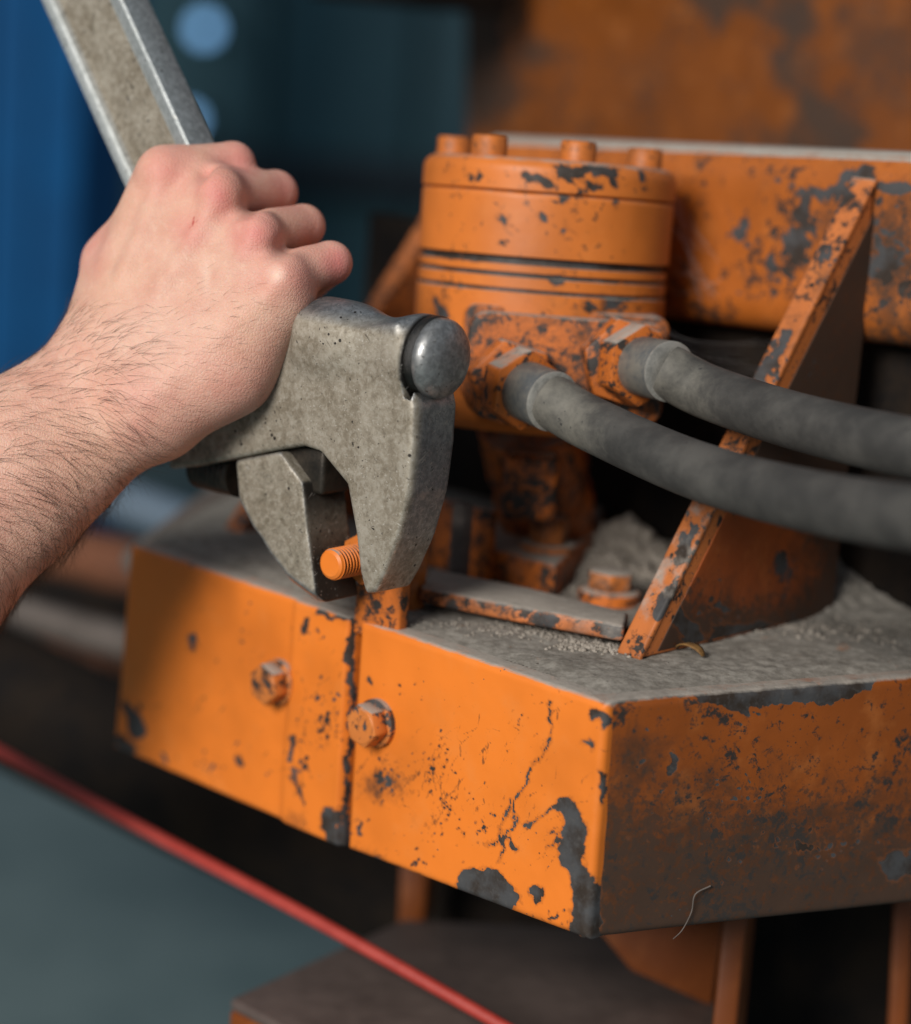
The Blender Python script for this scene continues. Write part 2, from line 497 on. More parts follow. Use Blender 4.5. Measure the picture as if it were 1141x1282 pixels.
M_leaf = plain("dry_leaf_brown", (0.13, 0.06, 0.015), (0.26, 0.14, 0.04), 200, .7)
k = NT("lamp_glow")
k.b.inputs["Emission Color"].default_value = (0.24, 0.56, 1.0, 1)
k.b.inputs["Emission Strength"].default_value = 1.6
M_lamp = k.done((0.6, 0.7, 0.8), .4)

# ================================================================== setting
Z0 = 0.0
FLOOR_Z = -0.85
o = build("floor", [(-12, -4, FLOOR_Z), (12, -4, FLOOR_Z), (12, 14, FLOOR_Z), (-12, 14, FLOOR_Z)], [(0, 1, 2, 3)], M_floor); struct(o)
wall = box("wall", (0, 6.1, 1.65), (1, 0, 0), (0, 1, 0), (0, 0, 1), 9, .1, 2.5, M_teal); struct(wall)
for i in range(16):
    box("wall_panel", (-4.6 + i * .42, 5.96, 1.65), (1, 0, 0), (0, 1, 0), (0, 0, 1), .195, .035, 2.48, M_teal, wall, .01)
box("wall_band", Vector((at(455, 218, 6.0).x, 5.86, at(455, 218, 5.95).z)), (1, 0, 0), (0, 1, 0), (0, 0, 1), .55, .1, .045, M_navy, wall, .005)

# blue cabinet far left, pale wall post, distant lamps
cab = empty("blue_cabinet", at(20, 560, 3.3), "tall bright blue metal cabinet behind the forearm and wrench handle", "cabinet")
for i, (x0, x1) in enumerate(((-130, -28), (-24, 36), (40, 92))):
    a_, b_ = at(x0, 300, 3.3), at(x1, 300, 3.3)
    c = (a_ + b_) / 2
    box("door_panel", (c.x, 3.35, FLOOR_Z + .95), (1, 0, 0), (0, 1, 0), (0, 0, 1), abs(b_.x - a_.x) / 2, .03, .93, M_blue, cab, .006)
box("cabinet_body", (at(-20, 300, 3.3).x, 3.6, FLOOR_Z + .95), (1, 0, 0), (0, 1, 0), (0, 0, 1), .15, .21, .95, M_blue, cab, .01)
for (x, y, r, d, lab) in ((256, 36, .026, 5.2, "round bluish glowing lamp on the dark teal wall, larger and higher of two"),
                          (236, 150, .022, 5.4, "small dimmer bluish lamp glowing below the larger wall lamp")):
    p = at(x, y, d)
    e = empty("wall_lamp", p, lab, "lamp", "glowing wall lamps")
    lathe("lamp_lens", p, (0, -1, 0), [(-.02, r * .6), (0, r), (.012, r * .9), (.02, r * .5)], M_lamp, e, 24)
    lathe("lamp_housing", p + Vector((0, .02, 0)), (0, 1, 0), [(0, r * 1.1), (.05, r * 1.0), (5.995 - p.y - .1 if False else .06, r * .5)], M_navy, e, 24)
    tube("lamp_bracket", [p + Vector((0, .07, 0)), Vector((p.x, 5.93, p.z))], .012, M_navy, e, 8, 2)

# ================================================================== orange machine frame
cornerT = gz(757, 880, Z0)
seamT = gz(447, 775, Z0)
tf = (cornerT - seamT); tf.z = 0; tf.normalize()              # along the front face, towards the corner
nf = Vector((tf.y, -tf.x, 0))                                  # out of the front face
if nf.y > 0: nf = -nf
rightT = gz(1141, 850, Z0)
ts = (rightT - cornerT); ts.z = 0; ts.normalize()
ns = Vector((ts.y, -ts.x, 0))
if ns.y > 0: ns = -ns
fp = lambda x, y: onp(x, y, seamT, nf)
sp_ = lambda x, y: onp(x, y, cornerT, ns)

frame = empty("machine_chassis", fp(447, 1060), "orange steel machine frame with bolted front plates and angled corner", "machine frame")

def plate(name, c00, c10, c11, c01, n, thick, mat, parent, r=.003, step=.0009, disp=None):
    """dense plate: corners top-left, top-right, bottom-right, bottom-left seen from outside; edges rolled back"""
    c00, c10, c11, c01 = [np.array(c) for c in (c00, c10, c11, c01)]
    n = np.array(n)
    W = (np.linalg.norm(c10 - c00) + np.linalg.norm(c11 - c01)) / 2
    H = (np.linalg.norm(c01 - c00) + np.linalg.norm(c11 - c10)) / 2
    def params(L):
        phi = np.radians([15, 30, 45, 60, 75, 90])
        inner = np.linspace(r, L - r, max(3, int((L - 2 * r) / step)))
        lo = r - r * np.sin(phi); dl = r * (1 - np.cos(phi))
        p = np.concatenate([[0], lo[::-1], inner, L - lo, [L]])
        d = np.concatenate([[thick], dl[::-1], np.zeros_like(inner), dl, [thick]])
        return p / L, d
    pu, du = params(W); pv, dv = params(H)
    U, Vv = np.meshgrid(pu, pv, indexing='xy')
    D = np.maximum(*np.meshgrid(du, dv, indexing='xy'))
    P = (c00[None, None] * ((1 - U) * (1 - Vv))[..., None] + c10 * (U * (1 - Vv))[..., None] + c11 * (U * Vv)[..., None] + c01 * ((1 - U) * Vv)[..., None])
    if disp is not None:
        D = D - disp(U, Vv)
    P = P - n * D[..., None]
    nv, nu = U.shape
    idx = np.arange(nv * nu).reshape(nv, nu)
    Q = np.stack([idx[:-1, :-1], idx[1:, :-1], idx[1:, 1:], idx[:-1, 1:]], -1).reshape(-1, 4)
    b = idx
    Q = np.vstack([Q, [[b[0, 0], b[0, -1], b[-1, -1], b[-1, 0]]]])
    o = build_np(name, P.reshape(-1, 3), Q, mat, parent)
    return o

def wobble(U, V, amp=.0006, seed=1):
    return (fbm(U * 4, V * 3, seed) - .5) * amp

def left_disp(U, V):
    ridge = 1 / (1 + np.exp(-(U - .765) / .006))
    return ridge * .0022 * (U < .995) + wobble(U, V, .0012, 4)
pl = plate("front_plate", fp(163, 680.5), fp(443.2, 773.6), fp(426.2, 1060.4), fp(142, 936), nf, .010, M_plate, frame, .0028, disp=left_disp)
pr = plate("front_plate", fp(451, 776), fp(760, 881), fp(736, 1178), fp(434, 1063), nf, .010, M_plate, frame, .0032, disp=lambda U, V: wobble(U, V, .0012, 9))
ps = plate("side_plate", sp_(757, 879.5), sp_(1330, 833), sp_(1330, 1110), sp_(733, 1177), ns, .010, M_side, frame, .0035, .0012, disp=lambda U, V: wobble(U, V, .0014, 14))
# backing behind the seam, and the closed box behind the plates
inner = [fp(170, 705) - nf * .0095, fp(748, 885) - nf * .0095, fp(730, 1160) - nf * .0095, fp(152, 925) - nf * .0095]
prism("seam_backing", inner, -nf * .006, M_dark, frame, 0)
BL, BC, BR = fp(142, 936), fp(736, 1176), sp_(1330, 1108)
bz = BC.z + .004
back_r = gz(1330, 640, Z0)
back_l = gz(330, 600, Z0)
prism("bottom_plate", [Vector((p.x, p.y, bz)) for p in (BL - nf * .011 + tf * .003, BC - nf * .014, BR - ns * .012, back_r, back_l)], Vector((0, 0, .006)), M_dark, frame, 0)
lefte = fp(160, 690)
prism("left_end_plate", [fp(165, 694) - nf * .0105, fp(146, 930) - nf * .0105, fp(146, 930) - nf * .16, fp(165, 694) - nf * .16], tf * .006, M_under, frame, .0005)

# painted wear on the plates -------------------------------------------------
def wear(o, shapes, specks=(), grime=None, dust=None, seed=3, warp=9.0, scuff=None):
    P = coords(o)
    X, Y = to_px(P)
    f = chips(X, Y, shapes, seed, warp)
    r_ = np.random.default_rng(seed)
    for (c, rad, num, smax) in specks:
        for i in range(num):
            a = r_.uniform(0, 6.283); q = abs(r_.normal(0, .5))
            x, y = c[0] + math.cos(a) * rad[0] * q, c[1] + math.sin(a) * rad[1] * q
            s = (r_.uniform(.55, 1.0) ** 3) * smax * .62 * (1 - .4 * min(q, 1))
            an = r_.uniform(-1.2, -.4); ln = r_.uniform(0, s * 1.8)
            f = np.maximum(f, np.clip(.5 + (stroke(X, Y, [(x, y), (x + math.cos(an) * ln + .01, y + math.sin(an) * ln)], s) - .5) * 2.4, 0, 1))
    set_attr(o, "chip", np.clip(f, 0, 1))
    if scuff:
        sf = np.zeros(X.shape)
        for (c, rad, num, ln, an) in scuff:
            for i in range(num):
                x, y = c[0] + r_.normal(0, .5) * rad[0], c[1] + r_.normal(0, .5) * rad[1]
                a = an + r_.normal(0, .22); l_ = ln * r_.uniform(.3, 1.2); cv = r_.normal(0, .18) * l_
                mx, my = x + math.cos(a) * l_ / 2 - math.sin(a) * cv, y + math.sin(a) * l_ / 2 + math.cos(a) * cv
                f1 = stroke(X, Y, [(x, y), (mx, my), (x + math.cos(a) * l_, y + math.sin(a) * l_)], .8)
                sf = np.maximum(sf, np.clip(.5 + (f1 - .5) * 3.2, 0, 1) * r_.uniform(.35, .9))
        set_attr(o, "scuff", sf)
    if grime is not None: set_attr(o, "grime", np.clip(grime(X, Y, P), 0, 1))
    if dust is not None: set_attr(o, "dust", np.clip(dust(X, Y, P), 0, 1.2))

def line_y(x, a, b):
    return a[1] + (x - a[0]) / (b[0] - a[0]) * (b[1] - a[1])
wear(pl, [([(414, 1022), (412, 1036)], 10), ([(424, 1048), (428, 1058)], 12), ([(442, 782), (439, 822)], [3, 6]), ([(398, 766), (444, 778)], 3),
          ([(383, 778), (381, 792)], 4), ([(241, 801), (243, 810)], 4), ([(162, 885), (172, 915)], [8, 9]), ([(148, 925), (160, 938)], 9),
          ([(446, 776), (429, 1061)], 3.4), ([(366, 925), (362, 945)], 4), ([(376, 1005), (370, 960)], 2), ([(300, 948), (302, 955)], 4), ([(203, 945), (206, 950)], 3)],
     specks=[((408, 905), (26, 60), 60, 5), ((170, 905), (22, 40), 22, 6), ((395, 790), (30, 30), 16, 3), ((380, 960), (40, 70), 36, 4), ((260, 960), (100, 50), 18, 4),
             ((430, 1030), (20, 40), 20, 4), ((300, 800), (110, 90), 14, 3), ((240, 705), (60, 14), 14, 3)],
     grime=lambda X, Y, P: .40 * blur_spot(X, Y, (165, 905), (60, 80)) + .42 * blur_spot(X, Y, (405, 910), (45, 75)) + .30 * blur_spot(X, Y, (376, 960), (28, 120))
     + .30 * np.clip((Y - line_y(X, (142, 936), (428, 1060)) + 40) / 40, 0, 1) + .25 * blur_spot(X, Y, (300, 945), (60, 30)),
     dust=lambda X, Y, P: .75 * np.clip((line_y(X, (163, 680.5), (445, 774)) + 5 - Y) / 9, 0, 1), seed=5,
     scuff=[((378, 900), (4, 130), 16, 40, 1.6), ((405, 905), (24, 60), 34, 16, -.9), ((300, 880), (120, 90), 26, 24, -.9), ((170, 910), (24, 40), 20, 14, -1)])
wear(pr, [([(712, 1012), (722, 1040), (716, 1072), (728, 1098)], [12, 16, 15, 12]), ([(728, 1098), (738, 1120), (734, 1168)], [12, 17, 20]),
          ([(588, 1100), (612, 1108), (636, 1124)], [14, 22, 14]), ([(672, 1118), (674, 1128)], 6), ([(642, 1056), (645, 1060)], 4.5), ([(735, 932), (739, 936)], 4),
          ([(462, 852), (464, 854)], 3), ([(636, 829), (642, 832)], 4), ([(700, 848), (760, 872)], 3.5), ([(500, 1095), (560, 1118)], 4), ([(440, 1066), (500, 1092)], 3.5),
          ([(690, 878), (686, 925), (668, 965), (652, 990), (645, 1012)], 1.1), ([(645, 1012), (642, 1040)], 2), ([(655, 1038), (690, 1015), (712, 1003)], 1.2),
          ([(610, 1055), (640, 1050)], 1.5), ([(640, 1000), (628, 1040), (626, 1075)], 1.4), ([(690, 1062), (708, 1035)], 1.3), ([(745, 890), (757, 905)], 5), ([(752, 965), (755, 1005)], 3)],
     specks=[((478, 975), (28, 28), 55, 5), ((540, 960), (40, 60), 50, 3), ((560, 1010), (60, 60), 60, 3), ((600, 1040), (60, 60), 30, 3.5), ((520, 1080), (50, 30), 24, 3),
             ((700, 1060), (40, 70), 22, 4), ((500, 870), (50, 60), 14, 2.5), ((650, 900), (90, 60), 14, 2.5), ((690, 1150), (40, 20), 20, 4), ((450, 1040), (18, 40), 24, 4)],
     grime=lambda X, Y, P: .55 * blur_spot(X, Y, (472, 978), (50, 42)) + .28 * blur_spot(X, Y, (540, 1020), (110, 80)) + .22 * blur_spot(X, Y, (690, 1040), (50, 60))
     + .45 * np.clip((Y - line_y(X, (434, 1063), (736, 1178)) + 26) / 26, 0, 1),
     dust=lambda X, Y, P: .8 * np.clip((line_y(X, (451, 776), (760, 881)) + 7 - Y) / 10, 0, 1), seed=11,
     scuff=[((474, 978), (38, 30), 90, 24, -.7), ((540, 985), (50, 80), 44, 34, -1.0), ((620, 1030), (90, 70), 44, 40, -1.05), ((690, 1040), (30, 50), 26, 34, -.6), ((640, 950), (90, 60), 12, 50, -.9), ((600, 880), (120, 60), 12, 30, .3)])
wear(ps, [([(880, 872), (930, 876), (985, 868)], [10, 15, 11]), ([(985, 868), (1040, 864), (1090, 857)], [11, 13, 7]), ([(775, 872), (868, 866)], [6, 6]), ([(757, 890), (752, 1000)], 3),
          ([(745, 1060), (738, 1165)], [4, 12]), ([(1120, 1085), (1180, 1078)], 16), ([(845, 945), (842, 965)], 4)],
     specks=[((920, 1000), (160, 60), 70, 4), ((1000, 1060), (200, 60), 80, 5), ((800, 960), (60, 80), 30, 4), ((930, 892), (60, 16), 30, 4)],
     grime=lambda X, Y, P: np.clip((Y - 890) / 200, 0, 1) * .75 + .2 * blur_spot(X, Y, (790, 960), (80, 140)) + .08 + .25 * np.clip((Y - line_y(X, (735, 1176), (1141, 1128)) + 30) / 30, 0, 1),
     dust=lambda X, Y, P: .7 * np.clip((line_y(X, (757, 880), (1141, 850)) + 5 - Y) / 8, 0, 1), seed=21,
     scuff=[((930, 980), (220, 60), 80, 20, 1.5), ((850, 930), (90, 40), 30, 18, 1.3)])

# top of the block: dusty sheet with a raised lip, dirt drifts as real height
def inside(P, poly):
    x, y = P[:, 0], P[:, 1]
    r = np.zeros(len(P), bool)
    j = len(poly) - 1
    for i in range(len(poly)):
        xi, yi, xj, yj = poly[i][0], poly[i][1], poly[j][0], poly[j][1]
        c = ((yi > y) != (yj > y)) & (x < (xj - xi) * (y - yi) / (yj - yi + 1e-12) + xi)
        r ^= c; j = i
    return r
A, B, C = fp(163, 690) - nf * .0105 , cornerT - nf * .009 - ns * .004, sp_(1330, 833) - ns * .0105
tp = prism("top_plate", [Vector((p.x, p.y, -.0065)) for p in (A, B, C, back_r, back_l)], Vector((0, 0, .0055)), M_top, frame, .0006)

def height_patch(name, poly, fn, step, mat, parent):
    xs = [p[0] for p in poly]; ys = [p[1] for p in poly]
    gx = np.arange(min(xs), max(xs), step); gy = np.arange(min(ys), max(ys), step)
    Xg, Yg = np.meshgrid(gx, gy)
    P2 = np.stack([Xg.ravel(), Yg.ravel()], 1)
    ins = inside(P2, poly)
    Z = fn(P2[:, 0], P2[:, 1])
    P = np.column_stack([P2, Z])
    idx = np.arange(len(P)).reshape(Xg.shape)
    Q = np.stack([idx[:-1, :-1], idx[:-1, 1:], idx[1:, 1:], idx[1:, :-1]], -1).reshape(-1, 4)
    Q = Q[ins[Q].all(1)]
    used = np.unique(Q)
    mp = np.full(len(P), -1); mp[used] = np.arange(len(used))
    return build_np(name, P[used], mp[Q], mat, parent)

def g2(px, py):
    p = gz(px, py, Z0); return np.array([p.x, p.y])
def mound(x, y, c, r, h, p=2.0):
    d2 = ((x - c[0]) / r[0]) ** 2 + ((y - c[1]) / r[1]) ** 2
    return h * np.exp(-d2 * p / 2)
mA, mB, mC, mD = g2(1120, 730), g2(1000, 745), g2(765, 705), g2(900, 815)
nfa = np.array([nf.x, nf.y]); nsa = np.array([ns.x, ns.y]); se = np.array([seamT.x, seamT.y]); co_ = np.array([cornerT.x, cornerT.y])
def dust_h(x, y):
    h = .0004 + .0016 * fbm(x * 60, y * 60, 31) + .0012 * fbm(x * 260, y * 260, 37) + .0006 * fbm(x * 900, y * 900, 35)
    lump = mound(x, y, mA, (.075, .05), .042) + mound(x, y, mB, (.035, .03), .013) + mound(x, y, mC, (.026, .018), .009)
    lump = lump * (.65 + .7 * fbm(x * 90, y * 90, 41)) + (fbm(x * 300, y * 300, 43) - .5) * .0050 * np.clip(lump / .008, 0, 1)
    edge = np.minimum((se[0] - x) * nfa[0] + (se[1] - y) * nfa[1], (co_[0] - x) * nsa[0] + (co_[1] - y) * nsa[1])   # metres behind the face
    return -.0012 + (h + lump) * np.clip((edge - .010) / .012, 0, 1) + .0004
drift_poly = [(p.x, p.y) for p in (A, B, C, back_r, back_l)]
dr = height_patch("settled_dust", drift_poly, dust_h, .0016, M_dust, None)
tag(dr, "grey dust drifted over the top of the orange frame", "dust", kind="stuff")

# cross beam behind, gusset plates, rear panel --------------------------------
NB = nf
beam_p = at(690, 300, 1.075)
bp = lambda x, y: onp(x, y, beam_p, NB)
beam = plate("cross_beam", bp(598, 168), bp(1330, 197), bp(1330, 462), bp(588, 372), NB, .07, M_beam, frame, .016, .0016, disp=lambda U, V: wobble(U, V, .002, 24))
wear(beam, [([(1012, 245), (1004, 275)], [9, 7]), ([(1075, 236), (1141, 232)], [9, 7]), ([(1040, 222), (1085, 214)], [4, 9])],
     specks=[((1000, 300), (50, 80), 150, 9), ((960, 330), (70, 70), 90, 7), ((1110, 330), (50, 90), 150, 9), ((930, 290), (30, 40), 40, 7), ((1040, 240), (60, 20), 60, 8)],
     grime=lambda X, Y, P: .30 * blur_spot(X, Y, (1010, 300), (90, 110)) + .75 * blur_spot(X, Y, (1115, 320), (110, 150)) + .35 * np.clip((Y - 380) / 60, 0, 1), dust=lambda X, Y, P: .52 * np.clip((line_y(X, (598, 168), (1141, 190)) + 26 - Y) / 22, 0, 1), seed=33,
     scuff=[((980, 310), (90, 80), 90, 26, 1.4), ((1110, 330), (40, 90), 60, 30, 1.4)])

def gusset(top, foot, back_top, back_foot, off, w):
    """upright plate; its narrow sloping front edge runs from the beam down to the front lip"""
    pts = [foot, top, back_top, back_foot]
    return [p + off * w for p in pts]
gfoot = gz(800, 826, .001)
gtop = bp(1100, 224) + nf * .002
gdir = Vector((gtop.x - gfoot.x, gtop.y - gfoot.y, 0)).normalized()     # from the front lip back to the beam
ng = Vector((gdir.y, -gdir.x, 0))
if ng.dot(tf) < 0: ng = -ng
th_g = ng * .0125
gbase = Vector((gtop.x, gtop.y, .001)) + gdir * .004
gpoly = [gfoot - th_g, gtop - th_g, gbase - th_g]
def dense_gusset(name, poly, vec, mat):
    o = prism(name, poly, vec, mat, frame, .0016, 3)
    return o
# densely meshed sloping edge strip so that its wear has shape
gus = dense_gusset("gusset", gpoly, th_g, M_gusset)
lf_top = bp(552, 236) + nf * .002
lf_foot_d = lf_top + (gfoot - gtop)
lf_foot = lf_top + (lf_foot_d - lf_top) * 1.0
pts = [lf_foot, lf_top, Vector((lf_top.x, lf_top.y, .001)) - nf * .004]
lf_foot.z = .001
dense_gusset("gusset", pts, th_g, M_gusset)
e0 = ng * .0004
gs = plate("gusset_grease", gtop + e0 + gdir * .0030 - Vector((0, 0, .014)), gtop + e0 + gdir * .0036 - Vector((0, 0, .014)), gbase + e0 + Vector((0, 0, .001)), gfoot + e0 + gdir * .012 + Vector((0, 0, .002)), ng, .0008, M_greasy, gus, .0003, .0014)
wear(gs, [([(905, 800), (980, 790)], [16, 10]), ([(840, 760), (870, 800)], [10, 14])], specks=[((900, 760), (70, 50), 40, 5)],
     grime=lambda X, Y, P: np.clip(1.0 - 1.15 * blur_spot(X, Y, (930, 690), (150, 110)), .15, 1), dust=lambda X, Y, P: .35 * np.clip((Y - 740) / 60, 0, 1) * blur_spot(X, Y, (930, 800), (140, 60)), seed=81)
n_edge = (gtop - gfoot).cross(ng).normalized()
if n_edge.y > 0: n_edge = -n_edge
ge = plate("gusset_edge", gtop - th_g + n_edge * .0006, gtop + n_edge * .0006 + ng * .0004, gfoot + n_edge * .0006 + ng * .0004, gfoot - th_g + n_edge * .0006, n_edge, .0022, M_gusset, gus, .0014, .0011)
wear(ge, [([(838, 742), (822, 770)], [9, 6]), ([(985, 420), (975, 445)], [7, 5]), ([(960, 455), (945, 485)], [5, 7]), ([(1060, 240), (1040, 275)], [7, 5]), ([(870, 660), (850, 700)], [6, 9])],
     specks=[((1030, 320), (40, 70), 50, 7), ((960, 460), (30, 50), 60, 8), ((860, 690), (30, 70), 60, 7), ((800, 810), (16, 20), 20, 5)],
     dust=lambda X, Y, P: .50 * np.clip((Y - 560) / 60, 0, 1) * np.clip((800 - Y) / 40, 0, 1) * (.3 + 1.1 * fbm(X / 9, Y / 16, 77)) + .5 * np.clip((255 - Y) / 40, 0, 1),
     grime=lambda X, Y, P: .25 + 0 * X, seed=87, scuff=[((920, 540), (60, 160), 40, 30, 2.0)])
# near-black sheets added to put shade into the gap under the beam
box("gap_shade_sheet", bp(840, 520) - nf * .035 - tf * .045, tf, nf, (0, 0, 1), .215, .004, .075, M_dark, frame, 0)
box("gap_shade_sheet", bp(1180, 520) + tf * .12 - nf * .02, nf, tf, (0, 0, 1), .12, .004, .09, M_dark, frame, 0)

panel_p = at(850, 80, 1.34)
pp = lambda x, y: onp(x, y, panel_p, NB)
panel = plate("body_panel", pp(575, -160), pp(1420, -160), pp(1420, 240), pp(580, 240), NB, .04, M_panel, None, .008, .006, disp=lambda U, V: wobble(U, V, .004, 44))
wear(panel, [],
     specks=[],
     grime=lambda X, Y, P: np.clip((fbm(X / 75, Y / 95, 58, 5) - .50) * 5.0, -.2, .8) + .55 * blur_spot(X, Y, (780, 105), (150, 110)) + .8 * blur_spot(X, Y, (1110, 60), (150, 140)) + .3 * blur_spot(X, Y, (955, 60), (40, 190)), seed=51)
tag(panel, "large rust-stained orange body panel rising behind the cross beam", "panel")
hd = box("dark_overhang", at(520, -75, 1.36), tf, nf, (0, 0, 1), .035, .06, .042, M_dark, panel, .004)

# bolts in the front plate -----------------------------------------------------
def plate_bolt(cx, cy, rot):
    c = fp(cx, cy) + nf * .0002
    b = hexagon("hex_bolt", c + nf * .0030, nf, .0098, .0080, M_bolt, frame, rot, .0010)
    lathe("washer", c, nf, [(0, .0106), (.0026, .0106), (.0032, .0098)], M_bolt, b, 32)
    bf_ = lathe("bolt_face", c + nf * .0107, nf, dense([(0, .0082), (.0006, .0076), (.0006, .0002)], .0008), M_bolt, b, 32)
    wear(bf_, [([(cx - 18, cy + 2), (cx - 17, cy + 6)], 3), ([(cx - 4, cy + 9)], 2.2), ([(cx - 2, cy - 8)], 2.2)], seed=int(cx))
    return b
plate_bolt(352, 853, .3)
plate_bolt(475, 904, .18)

# ================================================================== hydraulic motor
ax0 = at(664, 530, 1.000)
ax1 = at(690, 203, .982)
axis = (ax1 - ax0).normalized()
Lm = (ax1 - ax0).length
R0 = .0592
motor = empty("hydraulic_motor", gz(690, 700, 0), "round orange hydraulic motor with four cap screws standing behind the wrench", "hydraulic motor")
def motor_lathe(name, prof, mat, z0, seg=180):
    return lathe(name, ax0 + axis * z0, axis, prof, mat, motor, seg, 50)
def frac(py):   # height along the axis for a picture row at the axis
    return Lm * (530 - py) / (530 - 203)
h1, h2, h3 = frac(362), frac(328), frac(243)
g = .0022
body = motor_lathe("housing", dense([(0, R0 - .006), (.004, R0), (h1, R0), (h1 + .0006, R0 - .0012), (h1 + .0018, R0 - .0012), (h1 + .0022, R0 - .0004), (h2 - .006, R0 - .0004), (h2 - .0055, R0 - .002),
                              (h2 - .004, R0 - .002), (h2 - .0036, R0 - .0006), (h2 - .0004, R0 - .0006), (h2, R0 - .0028), (h2 + .0028, R0 - .0028)]), M_motor, 0)
ring = motor_lathe("stator_ring", dense([(h2 + .0030, R0 - .001), (h2 + .0036, R0 + .0003), (h3 - .0012, R0 + .0003), (h3 - .0004, R0 - .0006)]), M_motor, 0)
capr = .0062
cap_prof = [(h3, R0 - .0004), (h3 + .0008, R0 + .0006), (Lm - capr, R0 + .0006)] + [(Lm - capr + capr * math.sin(a), R0 + .0006 - capr * (1 - math.cos(a))) for a in np.radians([15, 30, 45, 60, 75, 90])] + [(Lm, .03), (Lm, .002)]
cap_ = motor_lathe("end_cap", dense(cap_prof), M_motor, 0)
for o_, sh, spk in ((cap_, [([(676, 222), (690, 232)], [8, 6]), ([(698, 214), (768, 214)], [7, 8]), ([(740, 230), (745, 236)], 4), ([(765, 222), (772, 232)], 5), ([(655, 218), (660, 224)], 4), ([(800, 217), (803, 224)], 5)], [((720, 225), (70, 20), 34, 3)]),
                    (ring, [([(700, 249), (712, 250)], 4), ([(676, 270), (677, 275)], 4), ([(624, 274), (634, 280)], 3), ([(712, 276), (702, 290)], 2.5), ([(767, 248), (769, 258)], 3.5), ([(628, 304), (634, 306)], 2.5)], [((640, 285), (60, 30), 26, 3), ((720, 290), (70, 30), 30, 2.5)]),
                    (body, [([(520, 316), (600, 325)], 2.0), ([(690, 352), (700, 350)], 5), ([(545, 375), (552, 395)], [4, 6])], [((740, 385), (70, 16), 60, 5), ((560, 355), (40, 30), 40, 4), ((700, 345), (100, 10), 30, 3), ((770, 380), (40, 14), 40, 6)])):
    wear(o_, sh, spk, grime=lambda X, Y, P: .45 * blur_spot(X, Y, (760, 385), (110, 34)) + .25 * blur_spot(X, Y, (560, 385), (60, 60)) + .10 * (Y > 330), seed=61)
for (x, y, d) in ((568, 196, 1.000), (612, 199, .945), (723, 206, .940), (806, 213, .965)):
    c = at(x, y, d)
    c = c - axis * (c - ax1).dot(axis) - axis * .001
    lathe("cap_screw", c, axis, [(0, .0082), (.0088, .0082), (.0100, .0074), (.0100, .0040), (.006, .0038), (.006, .0002)], M_motor, motor, 32, 35)

# port block and flange towards the viewer
zc = Vector((axis.x, axis.y, axis.z))
nfl = Vector((.03, -1, 0)).normalized()
nfl = (nfl - zc * nfl.dot(zc)).normalized()
xfl = zc.cross(nfl).normalized()
if xfl.x < 0: xfl = -xfl
fl_p = at(708, 456, .924)
on_fl = lambda x, y: onp(x, y, fl_p, nfl)
def rrect(c, ax, ay, hx, hy, r, n=6):
    pts = []
    for (sx, sy, a0) in ((1, 1, 0), (-1, 1, 90), (-1, -1, 180), (1, -1, 270)):
        for i in range(n + 1):
            t = math.radians(a0 + 90 * i / n)
            pts.append(c + ax * (sx * (hx - r) + r * math.cos(t)) + ay * (sy * (hy - r) + r * math.sin(t)))
    return pts
flc = (on_fl(584, 455) + on_fl(834, 470)) / 2
hx = (on_fl(834, 470) - on_fl(584, 455)).length / 2
hy = (on_fl(600, 392) - on_fl(590, 520)).length / 2
prism("port_block", rrect(flc - nfl * .016 + zc * .0035, xfl, zc, hx + .002, hy - .001, .006), -nfl * .05, M_flange, motor, .0015)
fl = prism("port_flange", rrect(flc, xfl, zc, hx, hy, .0085), -nfl * .0155, M_flange, motor, .0016)

# neck, casting foot and fixings under the motor
nk0 = gz(694, 696, 0); nk0.z = .0
nk = lathe("shaft_neck", nk0, (ax0 - nk0).normalized(), dense([(0, .0235), (.030, .0230), (.034, .0250), (.044, .0250), (.048, .0235), (.060, .0240), (.062, .0255), ((ax0 - nk0).length + .004, .0255)], .002), M_flange, motor, 64)
bx_ = lambda px, py, z, hx_, hy_, hz_, nm, mat, bev=.0015: box(nm, gz(px, py, z) + Vector((0, 0, hz_)), tf, nf, (0, 0, 1), hx_, hy_, hz_, mat, motor, bev)
fr_d = at(664, 606, .982)
box("neck_boss", fr_d, (1, 0, 0), (0, 1, 0), (0, 0, 1), .0130, .012, .0165, M_flange, motor, .0045)
box("boss_lip", fr_d + Vector((0, -.0122, .006)), (1, 0, 0), (0, 1, 0), (0, 0, 1), .0075, .0014, .0075, M_flange, motor, .0012)
foot_pts = [gz(588, 722, 0), gz(694, 752, 0), gz(738, 712, 0), gz(760, 660, 0), gz(640, 640, 0)]
ft = prism("motor_foot", [Vector((p.x, p.y, .0)) for p in foot_pts], Vector((0, 0, .0165)), M_flange, motor, .003)
bolt_top = gz(686, 686, .0165)
b1 = hexagon("mounting_bolt", bolt_top + Vector((0, 0, .003)), (0, 0, 1), .0098, .0135, M_bolt, motor, .35, .0010)
lathe("washer", bolt_top, (0, 0, 1), [(0, .0135), (.0026, .0135), (.003, .0125)], M_bolt, b1, 32)
b2p = gz(762, 752, .001)
b2 = hexagon("mounting_bolt", b2p + Vector((0, 0, .006)), (0, 0, 1), .0112, .0085, M_bolt, motor, .1, .0010)
lathe("washer", b2p, (0, 0, 1), [(0, .0145), (.005, .0145), (.006, .0130)], M_flange, b2, 32)
b3p = gz(806, 668, .0)
b3 = lathe("mounting_bolt", b3p, (0, 0, 1), [(0, .011), (.012, .011), (.0125, .0085), (.027, .0085), (.028, .0075)], M_bolt, motor, 32)
